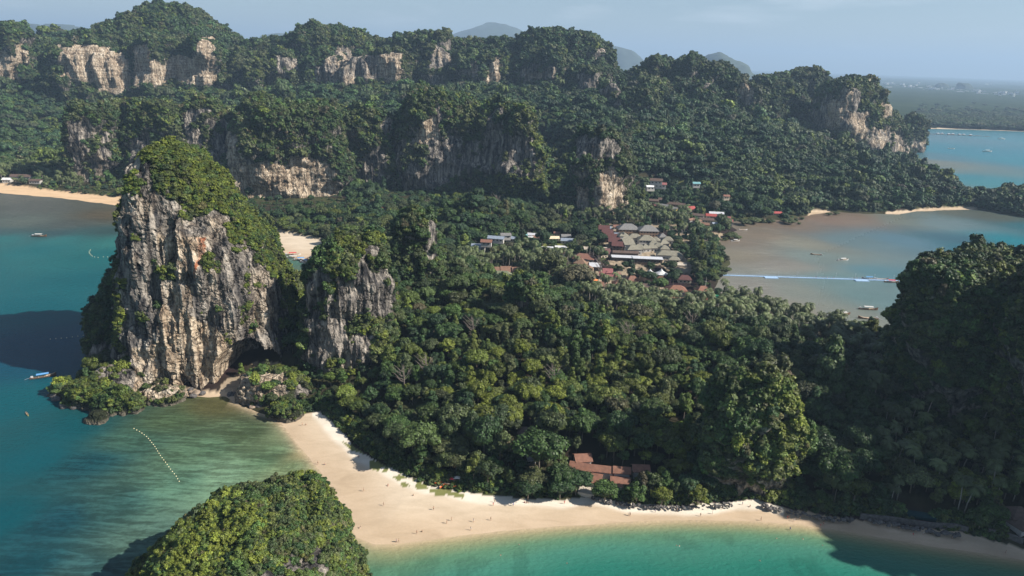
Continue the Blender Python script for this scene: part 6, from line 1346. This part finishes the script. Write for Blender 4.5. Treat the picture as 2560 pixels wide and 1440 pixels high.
# stalls under the trees
for a, b, mt, q in ((1142, 1206, 'cloth_white', 'white stall canopy at the tree edge by the kayaks'), (1128, 1207, 'cloth_red', 'red stall canopy at the tree edge by the kayaks')):
    g = G(a, b, 2.2); t = empty('market_stall', (float(g[0]), float(g[1]), float(terrain_h([g[0]], [g[1]])[0]))); tag(t, q, 'stall')
    mb = MB(); mb.add([(-1.5, -1.2, 2.2), (1.5, -1.2, 2.2), (1.5, 1.2, 2.2), (-1.5, 1.2, 2.2), (0, 0, 2.9)], [(0, 1, 4), (1, 2, 4), (2, 3, 4), (3, 0, 4)]); link('canopy', mb.mesh('canopy', [M[mt]]), t)
    mb = MB(); mb.tube([(0, 0, 0), (0, 0, 2.25)], .04, 5); pm_ = mb.mesh('post', [M['metal']])
    for x in (-1.4, 1.4):
        for y in (-1.1, 1.1): link('post', pm_, t, (x, y, 0))
    mb = MB(); mb.box(-1.1, 1.1, -.4, .4, .7, .8); link('counter', mb.mesh('counter', [M['wall_wood']]), t)
# buoys
mbv = ICO1[0] * .22; BU = mesh_np('buoy', mbv, ICO1[1], [plain('buoy_white', (.8, .72, .45), .4)], True)
def buoys(line, n, label, group):
    P = [G(a, b, 0) for a, b in line]; Ls = np.r_[0, np.cumsum([np.linalg.norm(P[i + 1] - P[i]) for i in range(len(P) - 1)])]
    for s_ in np.linspace(0, Ls[-1], n):
        q = [float(np.interp(s_, Ls, [p[j] for p in P])) for j in (0, 1)]
        o = link('buoy', BU, None, (q[0], q[1], .15)); tag(o, label, 'buoy', group); f_ = min(1.25, max(1, math.hypot(*q) / 330)); o.scale = (f_,) * 3
buoys([(335, 1072), (350, 1080), (368, 1093), (386, 1115), (400, 1138), (415, 1158), (428, 1176), (440, 1190), (448, 1204)], 26, 'yellowish float of the line curving across the reef', 'floats of the reef line')
buoys([(226, 625), (222, 632), (232, 642), (245, 644), (262, 642), (300, 645)], 14, 'white float of the curled line off the western side', 'floats of the curled line')
buoys([(126, 848), (165, 845), (195, 841), (222, 837)], 8, 'white float of the short line by the cliff shadow', 'floats of the short line')

# ------------------------------------------------------------------ people
def skin_body(joints, edges, radii, name, mats, colfn):
    me = bpy.data.meshes.new(name + '_cage'); me.from_pydata(joints, edges, []); o = bpy.data.objects.new(name + '_cage', me); COL.objects.link(o)
    sk = o.modifiers.new('s', 'SKIN'); ss_ = o.modifiers.new('u', 'SUBSURF'); ss_.levels = 1; ss_.render_levels = 1
    for i, r_ in enumerate(radii): me.skin_vertices[0].data[i].radius = (r_, r_ * .9)
    me.skin_vertices[0].data[0].use_root = True
    dg = bpy.context.evaluated_depsgraph_get(); ev = bpy.data.meshes.new_from_object(o.evaluated_get(dg)); ev.name = name
    bpy.data.objects.remove(o); bpy.data.meshes.remove(me)
    ev.materials.clear()
    for m_2 in mats: ev.materials.append(m_2)
    for p in ev.polygons: p.material_index = colfn(p.center); p.use_smooth = True
    return ev
J_STAND = [(0, 0, .95), (0, 0, 1.15), (0, 0, 1.38), (0, 0, 1.5), (0, .01, 1.62), (0, 0, 1.74), (.19, 0, 1.40), (.27, .02, 1.12), (.27, -.1, .88), (.26, -.14, .80), (-.19, 0, 1.40), (-.27, .04, 1.12), (-.28, .08, .88), (-.28, .06, .80),
           (.10, 0, .90), (.12, -.02, .50), (.12, .04, .09), (.12, -.14, .03), (-.10, 0, .90), (-.12, .02, .50), (-.12, .06, .09), (-.12, -.10, .03)]
EDG = [(0, 1), (1, 2), (2, 3), (3, 4), (4, 5), (2, 6), (6, 7), (7, 8), (8, 9), (2, 10), (10, 11), (11, 12), (12, 13), (0, 14), (14, 15), (15, 16), (16, 17), (0, 18), (18, 19), (19, 20), (20, 21)]
RAD = [.135, .125, .135, .06, .095, .07, .06, .048, .035, .04, .06, .048, .035, .04, .095, .062, .042, .04, .095, .062, .042, .04]
J_WALK = [list(q) for q in J_STAND]; J_WALK[15] = (.11, -.16, .52); J_WALK[16] = (.11, -.18, .10); J_WALK[17] = (.11, -.36, .05); J_WALK[19] = (-.11, .06, .52); J_WALK[20] = (-.11, .34, .16); J_WALK[21] = (-.11, .22, .04); J_WALK[8] = (.24, .16, .92); J_WALK[9] = (.23, .20, .86); J_WALK[12] = (-.24, -.22, .94); J_WALK[13] = (-.23, -.27, .90)
J_SIT = [(0, 0, .14), (0, .04, .36), (0, .06, .60), (0, .05, .72), (0, .03, .84), (0, .02, .95), (.19, .06, .62), (.25, -.06, .42), (.16, -.28, .40), (.12, -.34, .40), (-.19, .06, .62), (-.25, -.06, .42), (-.16, -.28, .40), (-.12, -.34, .40),
         (.10, -.03, .13), (.13, -.42, .42), (.12, -.62, .07), (.12, -.76, .04), (-.10, -.03, .13), (-.13, -.42, .42), (-.12, -.62, .07), (-.12, -.76, .04)]
J_SWIM = [(0, 0, -.1), (0, .2, -.03), (0, .42, 0), (0, .52, .06), (0, .60, .12), (0, .66, .2), (.19, .44, -.02), (.42, .6, -.05), (.55, .8, -.06), (.58, .86, -.06), (-.19, .44, -.02), (-.42, .6, -.05), (-.55, .8, -.06), (-.58, .86, -.06),
          (.10, -.08, -.12), (.14, -.45, -.2), (.12, -.85, -.25), (.12, -1.0, -.25), (-.10, -.08, -.12), (-.14, -.45, -.2), (-.12, -.85, -.25), (-.12, -1.0, -.25)]
M['skin'] = plain('skin', (.45, .27, .18), .6, .08); M['hair'] = plain('hair', (.03, .02, .015), .7, .1)
CL = {'black': (.02, .02, .025), 'white': (.75, .74, .72), 'blue': (.06, .12, .4), 'red': (.5, .04, .05), 'green': (.06, .22, .10)}
for k, c in CL.items(): M['cl_' + k] = plain('cloth_' + k + '_wear', c, .8, .08)
BODY = {}
def body(pose, colr):
    key = (pose, colr)
    if key in BODY: return BODY[key]
    J = {'standing': J_STAND, 'walking': J_WALK, 'sitting': J_SIT, 'swimming': J_SWIM}[pose]
    if pose == 'sitting': fn = lambda c: 1 if (.02 < c.z < .30 and c.y > -.25) else (1 if .3 <= c.z < .66 and abs(c.x) < .17 and c.y > -.12 and colr in ('white', 'red') else 0)
    elif pose == 'swimming': fn = lambda c: 1 if (-.35 < c.y < .1) else 0
    else: fn = lambda c: 1 if (.70 < c.z < 1.0 and abs(c.x) < .23) or (colr in ('white', 'red', 'blue') and .98 <= c.z < 1.44 and abs(c.x) < .24) else 0
    BODY[key] = skin_body(J, EDG, RAD, 'person', [M['skin'], M['cl_' + colr]], fn); return BODY[key]
def hair_mesh():
    v, f = ICO1; v = v * np.array([.105, .115, .10]); k = v[:, 2] > -.12; return mesh_np('hair', v, f, [M['hair']], True)
HAIR = hair_mesh(); HP = {'standing': (0, .035, 1.72), 'walking': (0, .035, 1.72), 'sitting': (0, .05, .93), 'swimming': (0, .62, .19)}
PEOPLE = [(756, 1064, 'standing', 'black', 'on the upper left end of the beach'), (764, 1063, 'sitting', 'black', 'on the upper left end of the beach'), (715, 1052, 'sitting', 'white', 'where the beach meets the rocks'), (897, 1143, 'sitting', 'blue', 'near the grass on the left arm of the beach'), (909, 1228, 'walking', 'black', 'in the middle of the left arm of the beach'),
    (970, 1214, 'sitting', 'red', 'below the grass patches'), (959, 1264, 'walking', 'black', 'on the broad sand at the bend'), (1034, 1239, 'sitting', 'black', 'below the grass patches'), (1084, 1275, 'standing', 'black', 'alone on the broad sand'), (1042, 1335, 'standing', 'black', 'near the water at the bend'), (1056, 1330, 'sitting', 'black', 'near the water at the bend'),
    (997, 1356, 'walking', 'black', 'wading at the tip of the sand'), (991, 1356, 'walking', 'blue', 'wading at the tip of the sand'), (901, 1320, 'sitting', 'white', 'at the waterline on the left'), (1117, 1309, 'standing', 'black', 'on the lower sand left of centre'), (1129, 1302, 'walking', 'green', 'on the lower sand left of centre'), (1184, 1305, 'standing', 'white', 'on the lower sand left of centre'),
    (1177, 1326, 'walking', 'white', 'near the water left of centre'), (1227, 1301, 'standing', 'black', 'on the lower sand below the trees'), (1233, 1264, 'standing', 'red', 'at the edge of the dry sand'), (1237, 1256, 'walking', 'green', 'at the edge of the dry sand'), (1283, 1265, 'standing', 'blue', 'at the edge of the dry sand'), (1312, 1257, 'sitting', 'red', 'under the branches'), (1317, 1258, 'sitting', 'black', 'under the branches'),
    (1411, 1260, 'standing', 'red', 'left of the rock bank'), (1572, 1289, 'walking', 'white', 'below the rock bank'), (1575, 1290, 'standing', 'black', 'below the rock bank'), (1638, 1281, 'standing', 'blue', 'below the rock bank'), (1692, 1279, 'standing', 'green', 'below the rock bank'), (1751, 1291, 'walking', 'black', 'below the right end of the rock bank'), (1781, 1285, 'standing', 'white', 'below the right end of the rock bank'),
    (1805, 1273, 'walking', 'black', 'near the undercut crag'), (1856, 1262, 'standing', 'blue', 'near the undercut crag'), (1875, 1267, 'sitting', 'black', 'near the undercut crag'), (1902, 1302, 'walking', 'black', 'by the water right of the crag'), (1968, 1297, 'standing', 'red', 'right of the crag'), (1972, 1297, 'standing', 'black', 'right of the crag'), (1985, 1304, 'walking', 'white', 'right of the crag'), (1999, 1300, 'walking', 'green', 'right of the crag'),
    (2051, 1317, 'walking', 'red', 'at the edge of the great shadow'), (2058, 1314, 'walking', 'black', 'at the edge of the great shadow'), (2246, 1325, 'standing', 'black', 'in the shaded sand, first from the left'), (2282, 1340, 'walking', 'red', 'in the shaded sand'), (2308, 1337, 'standing', 'white', 'in the shaded sand'), (2380, 1348, 'standing', 'black', 'in the shaded sand under the overhanging tree'), (2513, 1385, 'walking', 'black', 'in the shaded sand at the right edge'),
    (795, 1161, 'standing', 'black', 'wading off the left arm of the beach'), (811, 1162, 'sitting', 'blue', 'at the waterline of the left arm of the beach'),
    (1250, 1389, 'swimming', 'black', 'in the water below the bend'), (1298, 1360, 'swimming', 'blue', 'in the water below the bend'), (1416, 1407, 'swimming', 'red', 'in the deeper green water'), (1690, 1362, 'swimming', 'black', 'in the clear water below the rock bank'), (1698, 1366, 'swimming', 'white', 'in the clear water below the rock bank'), (1900, 1400, 'swimming', 'black', 'in the green water near the shadow edge'), (1944, 1346, 'swimming', 'black', 'in the shallow water right of the crag'), (2008, 1349, 'swimming', 'white', 'in the shallow water right of the crag'), (2055, 1362, 'swimming', 'black', 'just outside the great shadow'), (1975, 1325, 'standing', 'blue', 'wading right of the crag')]
rp = random.Random(3)
def person(x_, y_, z_, pose, colr, label, group=None):
    t = empty('person', (x_, y_, z_), rp.uniform(0, 6.28)); sc = rp.uniform(.96, 1.06); t.scale = (sc,) * 3
    tag(t, label, 'person', group); link('body', body(pose, colr), t); link('hair', HAIR, t, HP[pose])
seen = {}
for a, b, pose, colr, q in PEOPLE:
    g = G(a, b, .4); zz = float(terrain_h([g[0]], [g[1]])[0]); g = G(a, b, max(0, zz)); zz = float(terrain_h([g[0]], [g[1]])[0])
    z_ = 0.0 if pose == 'swimming' else max(zz, -.5)
    garment = {'black': 'black shorts', 'white': 'a white shirt', 'blue': 'a blue shirt', 'red': 'a red shirt', 'green': 'green shorts'}[colr]
    person(float(g[0]), float(g[1]), z_, pose, colr, 'person in %s %s %s' % (garment, pose, q))
for i in range(16):
    f_ = [.44, .45, .455, .47, .48, .49, .5, .505, .52, .535, .36, .62, .63, .645, .655, .7][i]; x_ = float(pa[0] + dv[0] * f_); y_ = float(pa[1] + dv[1] * f_)
    person(x_ + rp.uniform(-.4, .4), y_ + rp.uniform(-.7, .7), .58, 'standing' if i % 2 else 'walking', ['black', 'red', 'blue', 'white'][i % 4], 'person in %s %s on the blue pier' % (['dark shorts', 'a red shirt', 'a blue shirt', 'a white shirt'][i % 4], 'standing' if i % 2 else 'walking'), 'people on the blue pier in ' + ['dark', 'red', 'blue', 'white'][i % 4])

# ------------------------------------------------------------------ far shore, town and mountains
farhill = plain('far_hill', (.035, .05, .03), 1.0, .3, .004)
def mountain(rows, Y, label, big=(700, 60)):
    o = loft('distant_mountain', rows, Y, kd=.6, n=2.2, nrow=40, ncol=70, big=big, flute=(big[0] * .4, big[1] * .25), fine=(big[0] * .12, big[1] * .12), zb=-2, veg=None, fit=False, vs=0, label=label, cat='mountain'); o.data.materials[0] = farhill
mountain([(56, 1218, 1240), (62, 1200, 1262), (78, 1150, 1305), (92, 1125, 1335), (140, 1060, 1420)], 12500, 'pale blue peaked mountain on the skyline at the centre', (1400, 60))
mountain([(113, 1500, 1520), (120, 1490, 1545), (130, 1480, 1585), (150, 1470, 1615), (185, 1460, 1660)], 10500, 'pale blue hill falling to the right behind the ridge', (900, 50))
mountain([(142, 1775, 1800), (150, 1755, 1830), (165, 1740, 1868), (190, 1730, 1890)], 7500, 'blue craggy hill on the skyline before the open plain', (350, 40))
mountain([(61, 120, 180), (66, 60, 200), (80, 40, 214), (110, 30, 225)], 9500, 'low blue hill on the skyline at the upper left', (500, 40))
mountain([(86, 590, 602), (94, 572, 606), (110, 560, 612)], 9000, 'small blue crag on the skyline left of centre', (300, 20))
mountain([(83, 690, 712), (92, 655, 735), (110, 640, 750)], 12000, 'faint blue hill on the skyline left of centre', (700, 30))
mountain([(208, 2348, 2360), (214, 2342, 2368), (226, 2338, 2372)], 8600, 'small dark crag behind the far town, left one', (120, 14))
mountain([(208, 2400, 2420), (213, 2392, 2428), (226, 2388, 2432)], 8300, 'small dark crag behind the far town, right one', (120, 14))
TB = []
for i, (w_, d_, h_) in enumerate([(26, 16, 9), (40, 18, 10), (18, 16, 16), (60, 22, 8), (22, 20, 24)]):
    mb = MB(); mb.box(-w_ / 2, w_ / 2, -d_ / 2, d_ / 2, 0, h_); mb.box(-w_ / 2 + 1, w_ / 2 - 1, -d_ / 2 - .3, -d_ / 2 + .3, h_ * .35, h_ * .5, 1); mb.box(-w_ / 2 - .6, w_ / 2 + .6, -d_ / 2 - .6, d_ / 2 + .6, h_, h_ + .8)
    TB.append(mb.mesh('town_building', [M['hull_white'], M['glass']]))
rt = random.Random(9)
for i in range(150):
    t_ = rt.random(); x_ = 2195 + 350 * t_ ** .85; y_ = 211 + 29 * (x_ - 2195) / 350 + rt.gauss(0, 3.0)
    if rt.random() < .06: x_ = rt.uniform(2180, 2560); y_ = rt.uniform(203, 214)
    g = G(x_, y_, 5); o = link('town_building', TB[rt.choice([0, 0, 1, 2, 3, 4])], None, (float(g[0]), float(g[1]), 4), rt.uniform(-.4, .4)); sc = rt.uniform(.6, 1.5); o.scale = (sc, sc, sc * rt.uniform(.8, 1.3))
    tag(o, 'small white building of the town far across the bay', 'building', 'white buildings of the far town')
HUT = MB(); HUT.box(-5, 5, -4, 4, -1, 3.5); HUT.add([(-6, -5, 3.5), (6, -5, 3.5), (6, 5, 3.5), (-6, 5, 3.5), (0, 0, 6)], [(0, 1, 4), (1, 2, 4), (2, 3, 4), (3, 0, 4)], 1); HUT = HUT.mesh('shore_hut', [M['wall_white'], M['roof_pale grey']])
for i in range(24):
    x_ = rt.uniform(2312, 2560); g = G(x_, 312 + (x_ - 2310) * .036 + rt.uniform(-6, 1), 3); o = link('shore_hut', HUT, None, (float(g[0]), float(g[1]), 3), rt.uniform(0, 3)); o.scale = (1.3,) * 3; tag(o, 'pale hut among the trees on the far shore of the blue bay', 'hut', 'huts on the far shore')
# trees of the far shore
n_ = 5200; u_ = np.random.default_rng(8); fx = u_.uniform(2290, 2640, n_); fy = 318 + (fx - 2310) * .036 - np.abs(u_.normal(0, 1, n_)) * 16 - 1
gg = G(fx, fy, 3.0); s0 = u_.uniform(1.2, 2.6, n_)
instancer('far_shore_trees', C_FAR, gg + np.array([0, 0, -1.5]), np.c_[s0, s0, s0 * .8], np.c_[np.zeros(n_), np.zeros(n_), u_.uniform(0, 6, n_)], tints(gg, u_, (4, 3, .2, 2, 2, .2, 0), 200, 3), u_.integers(0, 6, n_), None, 'belt of trees along the far shore of the blue bay', 'trees')
# fish farm off the far shore
FF = G(2370, 337, 0); t = empty('fish_farm', (float(FF[0]), float(FF[1]), 0), -.1); tag(t, 'dark floating fish farm with huts off the far shore', 'fish farm')
mb = MB(); [mb.box(-110 + k * 18, -110 + k * 18 + 15, -5 + (k % 3) * 5, 3 + (k % 3) * 5, -.3, .6) for k in range(13)]; link('raft', mb.mesh('raft', [M['hull_wood']]), t)
for k in range(7):
    o = link('hut', HUT, t, (-30 + k * 16, (k % 2) * 9, .5)); o.scale = (.7,) * 3
# ------------------------------------------------------------------ haze
hm = bpy.data.materials.new('haze'); hm.use_nodes = True; hnt = hm.node_tree; hnt.nodes.clear()
hv = hnt.nodes.new('ShaderNodeVolumePrincipled'); ho = hnt.nodes.new('ShaderNodeOutputMaterial')
hv.inputs['Color'].default_value = (0.51, 0.73, 1.0, 1); hv.inputs['Density'].default_value = 7.8e-5
hv.inputs['Anisotropy'].default_value = 0.1
hnt.links.new(hv.outputs[0], ho.inputs['Volume'])
mb = MB(); mb.box(-45000, 45000, -3000, 45000, -6, 1150)
hz = link('haze', mb.mesh('haze', [hm])); tag(hz, kind='stuff')
